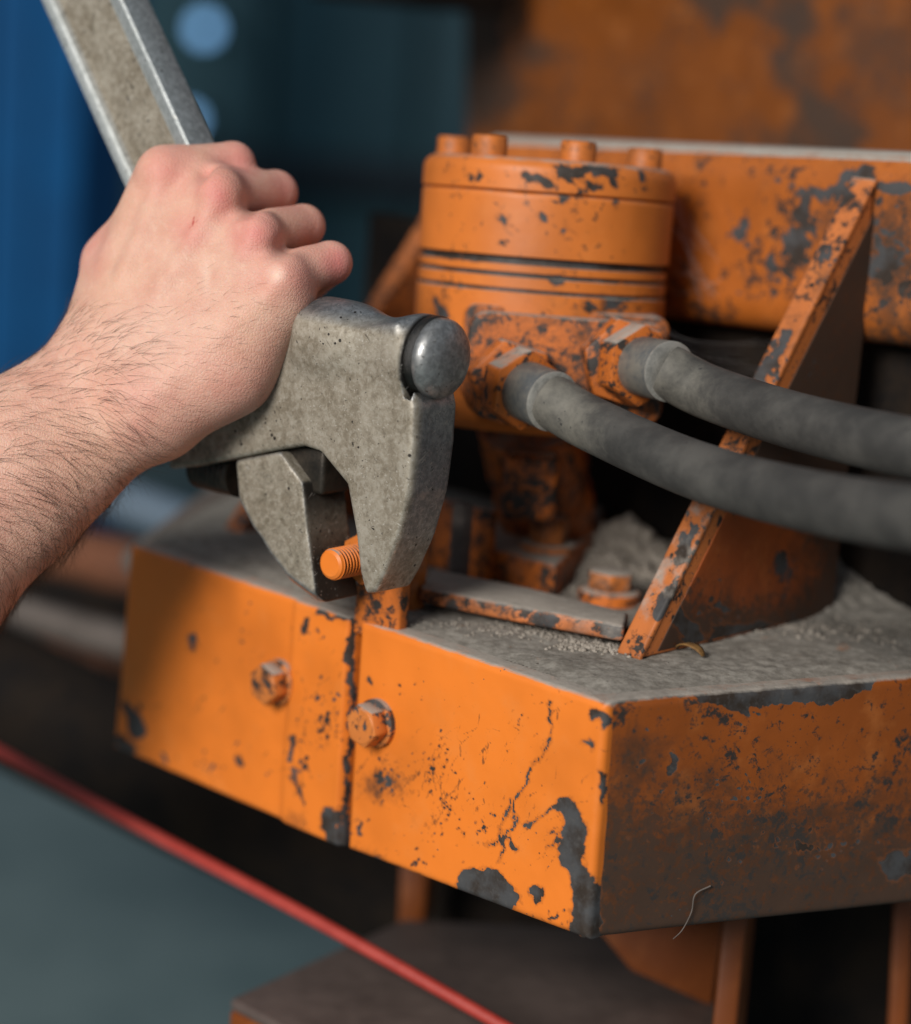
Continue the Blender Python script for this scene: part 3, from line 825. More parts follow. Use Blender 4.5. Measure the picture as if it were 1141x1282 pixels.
# worn guard bar in front of the foot and the bright lug behind the wrench
gb = [gz(524, 752, .006), gz(640, 776, .006), gz(780, 802, .006), gz(786, 784, .006), gz(660, 752, .006), gz(540, 728, .006)]
gbar = prism("guard_bar", [Vector((p.x, p.y, .005)) for p in gb], Vector((0, 0, .0075)), M_bar, frame, .002)
for px_, py_ in ((560, 744), (770, 796)):
    box("bar_spacer", gz(px_, py_, .002) + Vector((0, 0, .0015)), tf, nf, (0, 0, 1), .006, .004, .0027, M_dark, frame, .0004)
lug = box("lug", gz(512, 762, 0) + Vector((0, 0, .022)), nf, tf, (0, 0, 1), .005, .0055, .023, M_top, frame, .0015)
lug2 = box("lug", gz(572, 742, 0) + Vector((0, 0, .021)), tf, nf, (0, 0, 1), .004, .0035, .022, M_greybar, frame, .0012)
box("lug_bridge", gz(560, 722, 0) + Vector((0, 0, .018)) - nf * .006, tf, nf, (0, 0, 1), .022, .003, .018, M_flange, frame, .0015)

def const(o, **kw):
    P = coords(o)
    for k_, v in kw.items():
        set_attr(o, k_, v * (.55 + .9 * fbm(P[:, 0] * 130 + P[:, 2] * 90, P[:, 1] * 130 + P[:, 2] * 110, 91)))
for o_ in (b1, b2, b3, gbar, lug, lug2):
    const(o_, dust=.34, grime=.35)
for o_ in (nk, ft):
    const(o_, dust=.26, grime=.10)
for o_ in motor.children:
    if o_.name.startswith("cap_screw"): const(o_, grime=.42, chip=.30)
for o_ in motor.children:
    if o_.name.startswith(("neck_boss", "boss_lip", "port_")): const(o_, dust=.24, grime=.30)
# grooves of the motor filled with black dirt
for o_ in (body, ring, cap_):
    P = coords(o_); q = P - np.array(ax0); al = q @ np.array(axis); rad_ = np.linalg.norm(q - al[:, None] * np.array(axis), axis=1)
    at_ = o_.data.attributes["chip"]; cur = np.empty(len(P), np.float32); at_.data.foreach_get("value", cur)
    gro = (rad_ < R0 - .0009) & (al > .01) & (al < Lm - .012)
    at_.data.foreach_set("value", np.where(gro, np.maximum(cur, .62), cur).astype(np.float32))

# ================================================================== hydraulic hoses
def hose(nut, path, label, rh):
    a = on_fl(*nut)
    P = [at(x, y, d) for (x, y, d) in path]
    d0 = (P[0] - a).normalized()
    e = empty("hydraulic_hose", a, label, "hose", "hydraulic hoses on the motor flange")
    hexagon("hex_nut", a + nfl * .0003, (nfl * .7 + d0 * .3), rh * 1.82, .012, M_flange, e, .25, .0012)
    s = a + nfl * .009 + d0 * .003
    hexagon("hex_nut", s, d0, rh * 1.62, .012, M_flange, e, .55, .0012)
    s2 = s + d0 * .010
    fer = lathe("ferrule", s2, d0, [(0, rh * 1.10), (.002, rh * 1.16), (.021, rh * 1.16), (.0225, rh * 1.10)], M_ferrule, e, 40)
    lathe("crimp_ring", s2 + d0 * .0215, d0, [(0, rh * 1.12), (.0004, rh * 1.17), (.0011, rh * 1.17), (.0016, rh * 1.08)], M_ring, fer, 40)
    hs_ = tube("rubber_hose", [s2 + d0 * .020] + P[1:], rh * 1.04, M_hose, e, 32, 14)
    hx2, _ = to_px(coords(hs_))
    set_attr(hs_, "dust", np.clip(.75 - (hx2 - nut[0] - 40) / 190, .10, .55))
    return e
hose((636, 478), [(690, 500, .896), (745, 533, .876), (870, 588, .825), (1000, 624, .770), (1141, 648, .715), (1330, 664, .655), (1700, 640, .57), (2300, 560, .50)],
     "dusty black hydraulic hose from the flange nut nearer the wrench", .0112)
hose((778, 452), [(830, 462, .897), (890, 492, .880), (1000, 528, .835), (1141, 560, .785), (1330, 590, .735), (1700, 610, .64), (2300, 600, .56)],
     "dusty black hydraulic hose from the flange nut farther from the wrench", .0112)

# ================================================================== threaded stud in the jaws
WA = math.radians(38)
nw = Vector((-math.sin(WA), -math.cos(WA), 0))
tw = Vector((math.cos(WA), -math.sin(WA), 0))
W0 = at(450, 560, .852)
onw = lambda x, y: onp(x, y, W0, nw)
st0 = onw(409, 708) - nw * .002
stud = empty("threaded_bolt", st0 - nw * .04, "orange painted threaded bolt end held between the wrench jaws", "bolt")
prof = []
x = -.050
while x < -.0025:
    prof += [(x, .0068), (x + .0004, .0068), (x + .0009, .0055), (x + .0013, .0055)]
    x += .0019
prof += [(-.0022, .0066), (-.0008, .0062), (0, .0050)]
thr = lathe("thread", st0, nw, prof, M_plate, stud, 36, 28)
rt_ = np.array([(p[1]) for p in prof for _ in range(36)])
set_attr(thr, "chip", np.where(rt_ < .0060, .85, .12) * np.array([1 if p[0] < -.001 else .2 for p in prof for _ in range(36)]))
hexagon("hex_nut", st0 - nw * .029, nw, .0118, .009, M_motor, stud, .5, .0008)
lathe("washer", st0 - nw * .032, nw, [(0, .0135), (.0025, .0135)], M_motor, stud, 32)
box("bolt_bracket", st0 - nw * .036 - Vector((0, 0, .012)), tw, nw, (0, 0, 1), .013, .0035, .026, M_flange, stud, .0015)

# ================================================================== signed distance modelling (wrench head, arm)
def surface_nets(Fd, org, h):
    S = Fd < 0
    nx, ny, nz = Fd.shape
    c = np.zeros((nx - 1, ny - 1, nz - 1), np.uint8)
    for i in (0, 1):
        for j in (0, 1):
            for q in (0, 1):
                c += S[i:nx - 1 + i, j:ny - 1 + j, q:nz - 1 + q]
    mixed = (c > 0) & (c < 8)
    I = np.argwhere(mixed)
    vid = np.full(mixed.shape, -1, np.int32); vid[mixed] = np.arange(len(I))
    acc = np.zeros((len(I), 3)); cnt = np.zeros(len(I))
    corners = [(i, j, q) for i in (0, 1) for j in (0, 1) for q in (0, 1)]
    for a in corners:
        for ax_ in range(3):
            if a[ax_]: continue
            b = list(a); b[ax_] = 1
            fa = Fd[I[:, 0] + a[0], I[:, 1] + a[1], I[:, 2] + a[2]]
            fb = Fd[I[:, 0] + b[0], I[:, 1] + b[1], I[:, 2] + b[2]]
            m = (fa < 0) != (fb < 0)
            t = np.where(m, fa / (fa - fb + 1e-20), 0)
            for k_ in range(3):
                acc[:, k_] += np.where(m, a[k_] + (t if k_ == ax_ else 0), 0)
            cnt += m
    V = (I + acc / cnt[:, None]) * h + org
    quads = []
    for ax_ in range(3):
        o1, o2 = (ax_ + 1) % 3, (ax_ + 2) % 3
        sl0 = [slice(None)] * 3; sl1 = [slice(None)] * 3
        sl0[ax_] = slice(0, -1); sl1[ax_] = slice(1, None)
        m = S[tuple(sl0)] != S[tuple(sl1)]
        E = np.argwhere(m)
        ok = (E[:, o1] > 0) & (E[:, o2] > 0) & (E[:, o1] < Fd.shape[o1] - 1) & (E[:, o2] < Fd.shape[o2] - 1)
        E = E[ok]
        s = S[E[:, 0], E[:, 1], E[:, 2]]
        def cell(d1, d2):
            G = E.copy(); G[:, o1] += d1; G[:, o2] += d2
            return vid[G[:, 0], G[:, 1], G[:, 2]]
        q = np.stack([cell(-1, -1), cell(0, -1), cell(0, 0), cell(-1, 0)], 1)
        q[~s] = q[~s][:, ::-1]
        quads.append(q)
    Q = np.vstack(quads)
    return V, Q[(Q >= 0).all(1)]
def relax(V, Q, it, lam=.5):
    E = np.vstack([Q[:, [0, 1]], Q[:, [1, 2]], Q[:, [2, 3]], Q[:, [3, 0]]])
    deg = np.bincount(E.ravel(), minlength=len(V)).astype(float)
    for _ in range(it):
        acc = np.zeros_like(V)
        for k_ in range(3):
            acc[:, k_] = np.bincount(E[:, 0], V[E[:, 1], k_], len(V)) + np.bincount(E[:, 1], V[E[:, 0], k_], len(V))
        V = V + lam * (acc / deg[:, None] - V)
    return V
def smin(a, b, k_):
    h_ = np.clip(.5 + .5 * (b - a) / k_, 0, 1)
    return b + (a - b) * h_ - k_ * h_ * (1 - h_)
def smax(a, b, k_): return -smin(-a, -b, k_)
def poly_sd(x, y, poly):
    """signed distance to a closed polygon"""
    d = np.full(x.shape, 1e9); s = np.ones(x.shape)
    n = len(poly)
    for i in range(n):
        ax_, ay_ = poly[i]; bx, by = poly[i - 1]
        ex, ey = bx - ax_, by - ay_
        wx, wy = x - ax_, y - ay_
        t = np.clip((wx * ex + wy * ey) / (ex * ex + ey * ey), 0, 1)
        d = np.minimum(d, (wx - ex * t) ** 2 + (wy - ey * t) ** 2)
        c1, c2, c3 = y >= ay_, y < by, ex * wy > ey * wx
        flip = (c1 & c2 & c3) | (~c1 & ~c2 & ~c3)
        s = np.where(flip, -s, s)
    return s * np.sqrt(d)

# ================================================================== adjustable wrench
def w2(px, py):
    p = onw(px, py) - W0
    return (p.dot(tw), p.z)
def from_w(V):   # (s, v, q) -> world
    return np.array(W0) + V[:, :1] * np.array(tw) + V[:, 1:2] * np.array((0, 0, 1.)) + V[:, 2:3] * np.array(nw)
wrench = empty("adjustable_wrench", from_w(np.array([[0, -.07, -.012]]))[0], "large worn grey steel adjustable wrench gripped by the hand", "wrench")
TH = .029
head_px = [(350, 388), (395, 396), (440, 412), (497, 403), (508, 470), (518, 512), (516, 560), (509, 620), (494, 678), (476, 722), (464, 744), (451, 745), (445, 716), (441, 668), (431, 607), (398, 566), (376, 559), (345, 564),
           (300, 573), (240, 585), (205, 588), (215, 545), (230, 480), (240, 430), (270, 392), (310, 372)]
hp = [w2(*p) for p in head_px]
hs = .00085
lo = np.array([min(p[0] for p in hp) - .006, min(p[1] for p in hp) - .006, -.042])
hi = np.array([max(p[0] for p in hp) + .028, max(p[1] for p in hp) + .012, .012])
gxs = [np.arange(lo[i], hi[i], hs) for i in range(3)]
GX, GY, GZ = np.meshgrid(*gxs, indexing='ij')
GX2, GY2 = GX[:, :, 0], GY[:, :, 0]
pd = poly_sd(GX2, GY2, hp)[:, :, None]
# plate thickness thins towards the jaw tip
tipv = w2(456, 745)[1]; topv = w2(497, 399)[1]
tt = np.clip((GY - tipv) / (topv - tipv), 0, 1)
half = TH / 2 * (.80 + .20 * np.sqrt(tt))
qd = np.abs(GZ + TH / 2) - half
rr = .0022
head = np.minimum(np.maximum(pd + rr, qd + rr), 0) + np.hypot(np.maximum(pd + rr, 0), np.maximum(qd + rr, 0)) - rr
# round boss along the top, ending in a domed cap
dc = w2(508, 449)
bq = -.0150
Rb = .0176
axd = np.hypot(GY - dc[1], GZ - bq)
along = GX - dc[0]
rad = Rb - .0048 * np.exp(-((along + .021) / .013) ** 2)
boss = smax(axd - rad, np.maximum(along - .001, -along - .06), .003)
head = smin(head, boss, .006)
cut = np.maximum(np.abs(along - .0015) - .0016, (Rb - .0032) - axd)     # the groove round the cap
cut = np.maximum(cut, axd - (Rb + .004))
head = np.maximum(head, -cut)
Vh, Qh = surface_nets(head, lo, hs)
Vh = relax(Vh, Qh, 3)
Wh = from_w(Vh)
ho = build_np("fixed_jaw_head", Wh, Qh, M_steel, wrench)
Xp, Yp = to_px(Wh)
nq = Vh[:, 2]
sidef = np.clip((-nq - .003) / .004, 0, 1) * np.clip((Vh[:, 0] - w2(505, 560)[0] + .006) / .006, 0, 1)
topf = np.clip((Vh[:, 1] - (dc[1] + Rb * .45)) / .006, 0, 1)
set_attr(ho, "polish", np.clip(np.maximum(sidef * np.clip((760 - Yp) / 140, .25, 1), topf) * .85, 0, 1))
axr = np.hypot(Vh[:, 1] - dc[1], Vh[:, 2] - bq); alr = Vh[:, 0] - dc[0]
set_attr(ho, "black", np.clip(1.9 - np.abs(alr - .0014) / .0021, 0, 1) * (axr > Rb - .0095) * (axr < Rb + .0010))
set_attr(ho, "grime", np.clip(.55 * blur_spot(Xp, Yp, (330, 560), (130, 45)) + .6 * blur_spot(Xp, Yp, (220, 580), (80, 40)) + .35 * blur_spot(Xp, Yp, (500, 705), (60, 60)) + .2 * blur_spot(Xp, Yp, (400, 480), (80, 60)) + .3 * blur_spot(Xp, Yp, (445, 640), (18, 60)), 0, 1))
# domed pin end and its oily seal
dome_c = W0 + tw * dc[0] + Vector((0, 0, dc[1])) + nw * bq
prof = [(.0005, Rb - .0045), (.0022, Rb - .0026), (.0042, Rb - .0012), (.0060, Rb - .0012)] + [(.0060 + .0072 * math.sin(a), (Rb - .0012) * math.cos(a) ** .8) for a in np.radians([10, 20, 30, 42, 54, 66, 76, 84, 89.5])]
dome = lathe("domed_pin", dome_c, tw, prof, M_steel, wrench, 64, 60)
set_attr(dome, "polish", np.full(len(dome.data.vertices), .75))
lathe("oil_seal", dome_c + tw * .0002, tw, [(-.0006, Rb - .0030), (.0002, Rb - .0007), (.0030, Rb - .0005), (.0044, Rb - .0016)], M_black, wrench, 64, 60)

# movable jaw
jp = [w2(*p) for p in [(290, 577), (346, 566), (375, 606), (380, 660), (394, 758), (383, 756), (350, 731), (326, 699), (307, 664), (294, 622)]]
lo2 = np.array([min(p[0] for p in jp) - .005, min(p[1] for p in jp) - .005, -.040])
hi2 = np.array([max(p[0] for p in jp) + .005, max(p[1] for p in jp) + .005, .006])
gxs = [np.arange(lo2[i], hi2[i], hs) for i in range(3)]
GX, GY, GZ = np.meshgrid(*gxs, indexing='ij')
pd = poly_sd(GX[:, :, 0], GY[:, :, 0], jp)[:, :, None]
qd = np.abs(GZ + TH / 2 + .001) - (TH / 2 - .001)
rr = .0012
jaw = np.minimum(np.maximum(pd + rr, qd + rr), 0) + np.hypot(np.maximum(pd + rr, 0), np.maximum(qd + rr, 0)) - rr
# wide bevel along the curved lower outer edge
jout = [w2(*p) for p in [(700, 300), (700, 900), (420, 775), (394, 758), (383, 756), (350, 731), (326, 699), (307, 664), (294, 622), (289, 575), (280, 300)]]
pdo = poly_sd(GX[:, :, 0], GY[:, :, 0], jout)
fadeb = .0062 * np.clip((w2(294, 610)[1] - GY[:, :, 0]) / .02, 0, 1)
jaw = np.maximum(jaw, (pdo[:, :, None] + fadeb[:, :, None] + GZ * .8) / 1.28)
Vj, Qj = surface_nets(jaw, lo2, hs)
Vj = relax(Vj, Qj, 2)
Wj = from_w(Vj)
jo = build_np("movable_jaw", Wj, Qj, M_steel, wrench)
Xp, Yp = to_px(Wj)
face = np.clip((Vj[:, 0] - (np.interp(-Vj[:, 1], [-w2(375, 606)[1], -w2(393, 757)[1]], [w2(375, 606)[0], w2(393, 757)[0]]) - .0012)) / .001, 0, 1) * (Vj[:, 2] < -.0015)
pj = poly_sd(Vj[:, 0], Vj[:, 1], jout)
fj = .0062 * np.clip((w2(294, 610)[1] - Vj[:, 1]) / .02, 0, 1)
bev = np.exp(-((pj + fj + Vj[:, 2] * .8) / .0012) ** 2) * (fj > .001)
set_attr(jo, "grime", np.clip(.46 - .5 * bev, 0, 1))
set_attr(jo, "polish", bev * .7)
set_attr(jo, "black", face * .95)
# slide block under the head, worm screw
box("jaw_slide", W0 + tw * w2(352, 585)[0] + Vector((0, 0, w2(352, 586)[1])) - nw * .017, tw, nw, (0, 0, 1), .017, .009, .010, M_jawdark, wrench, .002)
wc = W0 + tw * w2(228, 590)[0] + Vector((0, 0, w2(228, 590)[1])) - nw * .016
wp = []
for i in range(9):
    wp += [(i * .0030, .0085), (i * .0030 + .0011, .0098), (i * .0030 + .0019, .0098)]
lathe("worm_screw", wc - tw * .005, tw, wp, M_jawdark, wrench, 32, 30)

# handle: I-section bar
La, Lb = onw(40, 0), onw(155, 258)
Ra, Rb_ = onw(142, 0), onw(229, 189)
axis_h = ((La - Lb).normalized() + (Ra - Rb_).normalized()).normalized()
wid_dir = nw.cross(axis_h).normalized()
if wid_dir.dot(tw) < 0: wid_dir = -wid_dir
hw = abs((Ra - La).dot(wid_dir)) / 2
mid = (La + Ra) / 2 - axis_h * 0
T2 = .0085
rim = hw * .30
dep = .0038
sec = [(-hw, -T2), (-hw, T2 - .001), (-hw + .001, T2), (-hw + rim * .8, T2), (-hw + rim, T2 - .0006), (-hw + rim * 1.25, T2 - dep), (hw - rim * 1.25, T2 - dep), (hw - rim, T2 - .0006), (hw - rim * .8, T2), (hw - .001, T2), (hw, T2 - .001), (hw, -T2),
       (hw - .001, -T2 - .001), (hw - rim * .8, -T2 - .001), (hw - rim * 1.25, -T2 + dep), (-hw + rim * 1.25, -T2 + dep), (-hw + rim * .8, -T2 - .001), (-hw + .001, -T2 - .001)]
hc = -nw * .0135
V, Fc = [], []
s_list = np.linspace(-.165, .20, 40)
for s in s_list:
    flare = 1 + .22 * np.clip((-s - .09) / .07, 0, 1)
    for (a, b) in sec:
        V.append(mid + axis_h * float(s) + wid_dir * (a * float(flare)) + nw * b + hc)
ns_ = len(sec)
for i in range(len(s_list) - 1):
    for k_ in range(ns_):
        k2 = (k_ + 1) % ns_
        Fc.append((i * ns_ + k_, i * ns_ + k2, (i + 1) * ns_ + k2, (i + 1) * ns_ + k_))
Fc.append(tuple(range(ns_))); Fc.append(tuple((len(s_list) - 1) * ns_ + k_ for k_ in range(ns_))[::-1])
hn = build("handle", V, Fc, M_steel, wrench, True, 25)
bm = bmesh.new(); bm.from_mesh(hn.data); bmesh.ops.recalc_face_normals(bm, faces=bm.faces); bm.to_mesh(hn.data); bm.free()
vals = np.array([[.75 if b > -T2 + .001 and abs(a) > hw - rim * 1.1 else 0 for (a, b) in sec] for _ in s_list]).ravel()
set_attr(hn, "polish", vals * .4)
set_attr(hn, "lit", vals * 1.1)  # highlight along the rims put into the colour
set_attr(hn, "grime", np.where(vals > 0, 0, .40))

# ================================================================== person: forearm and right hand
def cp(px, py, d):          # camera-aligned coordinates (right, up, towards viewer) in metres
    return np.array([(px - CX) / FPX * d, -(py - CY) / FPX * d, -d])
hA = .00105
loA = cp(-430, 960, .93); loA = np.array([-.385, -.125, -.995])
hiA = np.array([-.030, .180, -.800])
dims = np.ceil((hiA - loA) / hA).astype(int)
FA = np.full(dims, .03, np.float32)
def region(bmin, bmax):
    a = np.clip(np.floor((bmin - loA) / hA).astype(int), 0, dims); b = np.clip(np.ceil((bmax - loA) / hA).astype(int) + 1, 0, dims)
    sl = tuple(slice(i, j) for i, j in zip(a, b))
    gr = [loA[i] + hA * np.arange(a[i], b[i], dtype=np.float32) for i in range(3)]
    return sl, gr[0][:, None, None], gr[1][None, :, None], gr[2][None, None, :]
def cone(p, q, ra, rb, k_, flat=1.0, target=None, sub=False):
    """tapered capsule, optionally flattened along the view axis, blended in with radius k_"""
    F_ = FA if target is None else target
    m = max(ra, rb) + k_ + .006
    sl, x, y, z = region(np.minimum(p, q) - m, np.maximum(p, q) + m)
    if min(s.stop - s.start for s in sl) <= 0: return
    d = q - p
    L2 = float(d @ d) + 1e-12
    dx, dy, dz = x - p[0], y - p[1], z - p[2]
    t = np.clip((dx * d[0] + dy * d[1] + dz * d[2]) / L2, 0, 1)
    ex, ey, ez = dx - t * d[0], dy - t * d[1], (dz - t * d[2]) / flat
    dist = np.sqrt(ex * ex + ey * ey + ez * ez) - (ra + (rb - ra) * t)
    if flat < 1: dist = dist * (.5 + .5 * flat)
    F_[sl] = smax(F_[sl], -dist, k_) if sub else smin(F_[sl], dist, k_)
mm = .001
# forearm and wrist
wr = cp(152, 492, .892)
cone(cp(-420, 930, .872), cp(-130, 705, .878), 56 * mm, 48 * mm, 12 * mm, .85)
cone(cp(-130, 705, .878), cp(5, 600, .885), 46 * mm, 37.5 * mm, 14 * mm, .85)
cone(cp(5, 600, .885), cp(140, 500, .892), 37.5 * mm, 26 * mm, 12 * mm, .78)
cone(cp(60, 525, .892), cp(120, 452, .898), 24 * mm, 18 * mm, 12 * mm, .85)
cone(cp(95, 570, .888), cp(172, 515, .886), 22 * mm, 18 * mm, 12 * mm, .9)
cone(cp(165, 512, .884), cp(172, 506, .884), 14.0 * mm, 14.0 * mm, 8 * mm)               # ulna head
# palm and back of the hand
MC = {'i': ((128, 438, .899), (204, 224, .9065)), 'm': ((148, 458, .890), (270, 250, .8925)),
      'r': ((168, 482, .883), (318, 302, .881)), 'p': ((188, 508, .878), (350, 354, .872))}
for key, (ca, mc) in MC.items():
    r1 = {'i': 12.4, 'm': 12.4, 'r': 12, 'p': 11.4}[key]
    cone(cp(*ca), cp(*mc), 16 * mm, r1 * mm, 13 * mm)
for (a, b) in (('i', 'm'), ('m', 'r'), ('r', 'p')):                                            # flesh between the bones
    p0 = (np.array(MC[a][0]) + np.array(MC[b][0])) / 2; p1 = (np.array(MC[a][1]) + np.array(MC[b][1])) / 2
    p1 = p0 + (p1 - p0) * .86
    cone(cp(*(p0 + (0, 0, .001))), cp(*(p1 + (0, 0, .0015))), 14.5 * mm, 11.5 * mm, 10 * mm)
cone(cp(238, 214, .9040), cp(276, 230, .8990), 8.0 * mm, 8.0 * mm, 6 * mm)
cone(cp(212, 226, .9040), cp(262, 244, .8960), 9.5 * mm, 9.5 * mm, 6 * mm)                  # web of the index finger
cone(cp(150, 380, .912), cp(300, 420, .893), 13 * mm, 13 * mm, 14 * mm)                     # palm body
cone(cp(165, 330, .915), cp(260, 330, .900), 12 * mm, 12 * mm, 14 * mm)
cone(cp(205, 516, .885), cp(285, 462, .880), 16.5 * mm, 16.5 * mm, 17 * mm)                 # heel on the little-finger side
cone(cp(285, 462, .880), cp(346, 382, .876), 16.5 * mm, 14 * mm, 17 * mm)
cone(cp(126, 430, .905), cp(138, 328, .920), 15 * mm, 11.5 * mm, 9 * mm)                    # thumb base
cone(cp(138, 328, .920), cp(172, 300, .956), 11 * mm, 9.5 * mm, 6 * mm)
cone(cp(172, 300, .956), cp(232, 268, .962), 9.5 * mm, 7.5 * mm, 4 * mm)
cone(cp(156, 300, .915), cp(196, 240, .912), 9 * mm, 9 * mm, 9 * mm)                        # web beside the index
# knuckles
KN = {'i': (204, 219, .8985), 'm': (273, 243, .8840), 'r': (321, 296, .8730), 'p': (351, 349, .8650)}
for key, kp in KN.items():
    r1 = {'i': 9.8, 'm': 10.2, 'r': 9.6, 'p': 9.0}[key]
    cone(cp(*kp), cp(kp[0] + 3, kp[1] - 3, kp[2] + .002), r1 * mm, r1 * mm, 5 * mm)
# tendons and veins
TN = {'i': [(204, 228, .8925), (160, 340, .8845), (138, 425, .8835)], 'm': [(270, 255, .8780), (208, 360, .8755), (152, 455, .8745)],
      'r': [(316, 306, .8690), (240, 395, .8680), (170, 480, .8675)], 'p': [(346, 358, .8620), (270, 430, .8625), (190, 500, .8640)]}
for pts in TN.values():
    for a, b in zip(pts[:-1], pts[1:]): cone(cp(*a), cp(*b), 2.4 * mm, 2.1 * mm, 6 * mm)
for pts in ([(262, 322, .8745), (252, 350, .8730), (246, 385, .8720), (225, 430, .8715)], [(292, 388, .8665), (262, 412, .8670), (238, 450, .8680)]):
    for a, b in zip(pts[:-1], pts[1:]): cone(cp(*a), cp(*b), 1.5 * mm, 1.3 * mm, 3.5 * mm)
# fingers: proximal phalanx in view, the other two wrapped behind the handle
FG = {'i': [(207, 215, .9000), (292, 205, .9150), (272, 222, .9440), (212, 248, .9560)],
      'm': [(276, 242, .8950), (345, 241, .9250), (310, 268, .9480), (250, 300, .9500)],
      'r': [(322, 293, .8840), (380, 283, .9100), (350, 318, .9330), (285, 350, .9370)],
      'p': [(352, 347, .8740), (414, 329, .8890), (392, 352, .9120), (332, 385, .9230)]}
RAD = {'i': (10.8, 9.6, 8.2, 6.8), 'm': (10.8, 9.8, 8.4, 7.0), 'r': (10.4, 9.4, 8.0, 6.8), 'p': (11.0, 9.2, 7.4, 6.2)}
for key in 'imrp':
    G = np.full(dims, .03, np.float32) if False else None
    pts, rs = FG[key], RAD[key]
    for i in range(3):
        cone(cp(*pts[i]), cp(*pts[i + 1]), rs[i] * mm, rs[i + 1] * mm, (4.5 if i == 0 else 1.6) * mm)
# hollows between the knuckles and where the fingers part
for a, b, r_ in (((249, 220, .880), (258, 214, .8885), 2.6), ((305, 262, .868), (320, 257, .884), 2.8), ((347, 313, .860), (360, 308, .875), 2.6)):
    cone(cp(*a), cp(*b), r_ * mm, r_ * mm, 6 * mm, sub=True)
for a, b, r_ in (((232, 246, .8775), (218, 280, .8745), 1.8), ((294, 284, .8640), (280, 308, .8625), 1.8), ((334, 334, .8560), (320, 352, .8560), 1.6)):
    cone(cp(*a), cp(*b), r_ * mm, r_ * mm, 7 * mm, sub=True)
VA, QA = surface_nets(FA, loA, hA)
VA = relax(VA, QA, 4)
CM = np.array([list(rgt), list(upv), list(-fwd)])
WA_ = VA @ CM + CAML
del FA

def skin():
    k = NT("skin")
    red = k.attr("red"); pale = k.attr("pale"); cut = k.attr("cut")
    mot = k.noise(70, 5, .6); mot2 = k.noise(260, 4, .6)
    col = k.mix(k.step(mot, .3, .7), (0.655, 0.388, 0.292), (0.59, 0.312, 0.232))
    col = k.mix(k.math('MULTIPLY', k.step(mot2, .5, .75), .35), col, (0.74, 0.50, 0.39))
    col = k.mix(k.math('MULTIPLY', red, k.step(mot, .1, .6, .6, 1.0)), col, (0.62, 0.20, 0.18))
    col = k.mix(k.math('MULTIPLY', k.step(k.noise(24, 3, .5), .45, .7), .35), col, (0.64, 0.38, 0.26))
    col = k.mix(pale, col, (0.78, 0.57, 0.46))
    col = k.mix(k.step(k.math('ADD', cut, k.math('MULTIPLY', k.math('SUBTRACT', mot2, .5), .3)), .45, .6), col, (0.38, 0.018, 0.012))
    cells = k.voro(620, 'DISTANCE_TO_EDGE', k.scaled((1, 1.6, 1)))
    fine = k.noise(1500, 3, .6)
    wr_ = k.noise(1, 4, .6, .8, k.scaled((160, 520, 160)))
    nrm = k.bump(wr_, .35, .0008)
    nrm = k.bump(k.math('ADD', k.step(cells, 0, .25), k.math('MULTIPLY', fine, .6)), .38, .00028, nrm)
    k.b.inputs["Subsurface Weight"].default_value = .22
    k.b.inputs["Subsurface Radius"].default_value = (1.0, .35, .18)
    k.b.inputs["Subsurface Scale"].default_value = .0035
    return k.done(col, k.mixf(mot2, .48, .64), 0, nrm, .36)
M_skin = skin()
M_hair = plain("dark_hair", (0.022, 0.012, 0.007), (0.05, 0.03, 0.018), 90, .45)
person = empty("person", WA_[np.argmin(VA[:, 0])], "uncovered hairy forearm and right hand gripping the wrench handle", "person")
arm = build_np("arm", WA_, QA, M_skin, person)
Xp, Yp = to_px(WA_)
red = np.zeros(len(WA_))
for (c, r_, a) in (((204, 215), (40, 34), .55), ((278, 240), (34, 34), .85), ((322, 294), (32, 32), .65), ((352, 350), (30, 30), .35), ((300, 202), (34, 30), .55), ((356, 242), (34, 30), .5),
                   ((395, 290), (30, 32), .5), ((425, 330), (26, 34), .75), ((240, 282), (24, 26), .5), ((375, 345), (60, 34), .35), ((112, 310), (24, 40), .4), ((300, 500), (90, 60), .22), ((190, 515), (50, 45), .28)):
    red = np.maximum(red, min(1, a * 1.25) * blur_spot(Xp, Yp, c, (r_[0] * 1.35, r_[1] * 1.35)) ** .7)
set_attr(arm, "red", red)
set_attr(arm, "pale", np.clip(.8 * blur_spot(Xp, Yp, (346, 344), (16, 16)) + .5 * blur_spot(Xp, Yp, (258, 345), (8, 34)) + .3 * blur_spot(Xp, Yp, (200, 420), (90, 60)), 0, 1))
front = VA[:, 2] > -.91
set_attr(arm, "cut", np.where(front, np.clip(np.maximum.reduce([stroke(Xp, Yp, [(243, 272), (241, 284)], 1.0), stroke(Xp, Yp, [(240, 283), (236, 288)], .9), stroke(Xp, Yp, [(245, 279), (248, 275)], .3)]), 0, 1), 0))

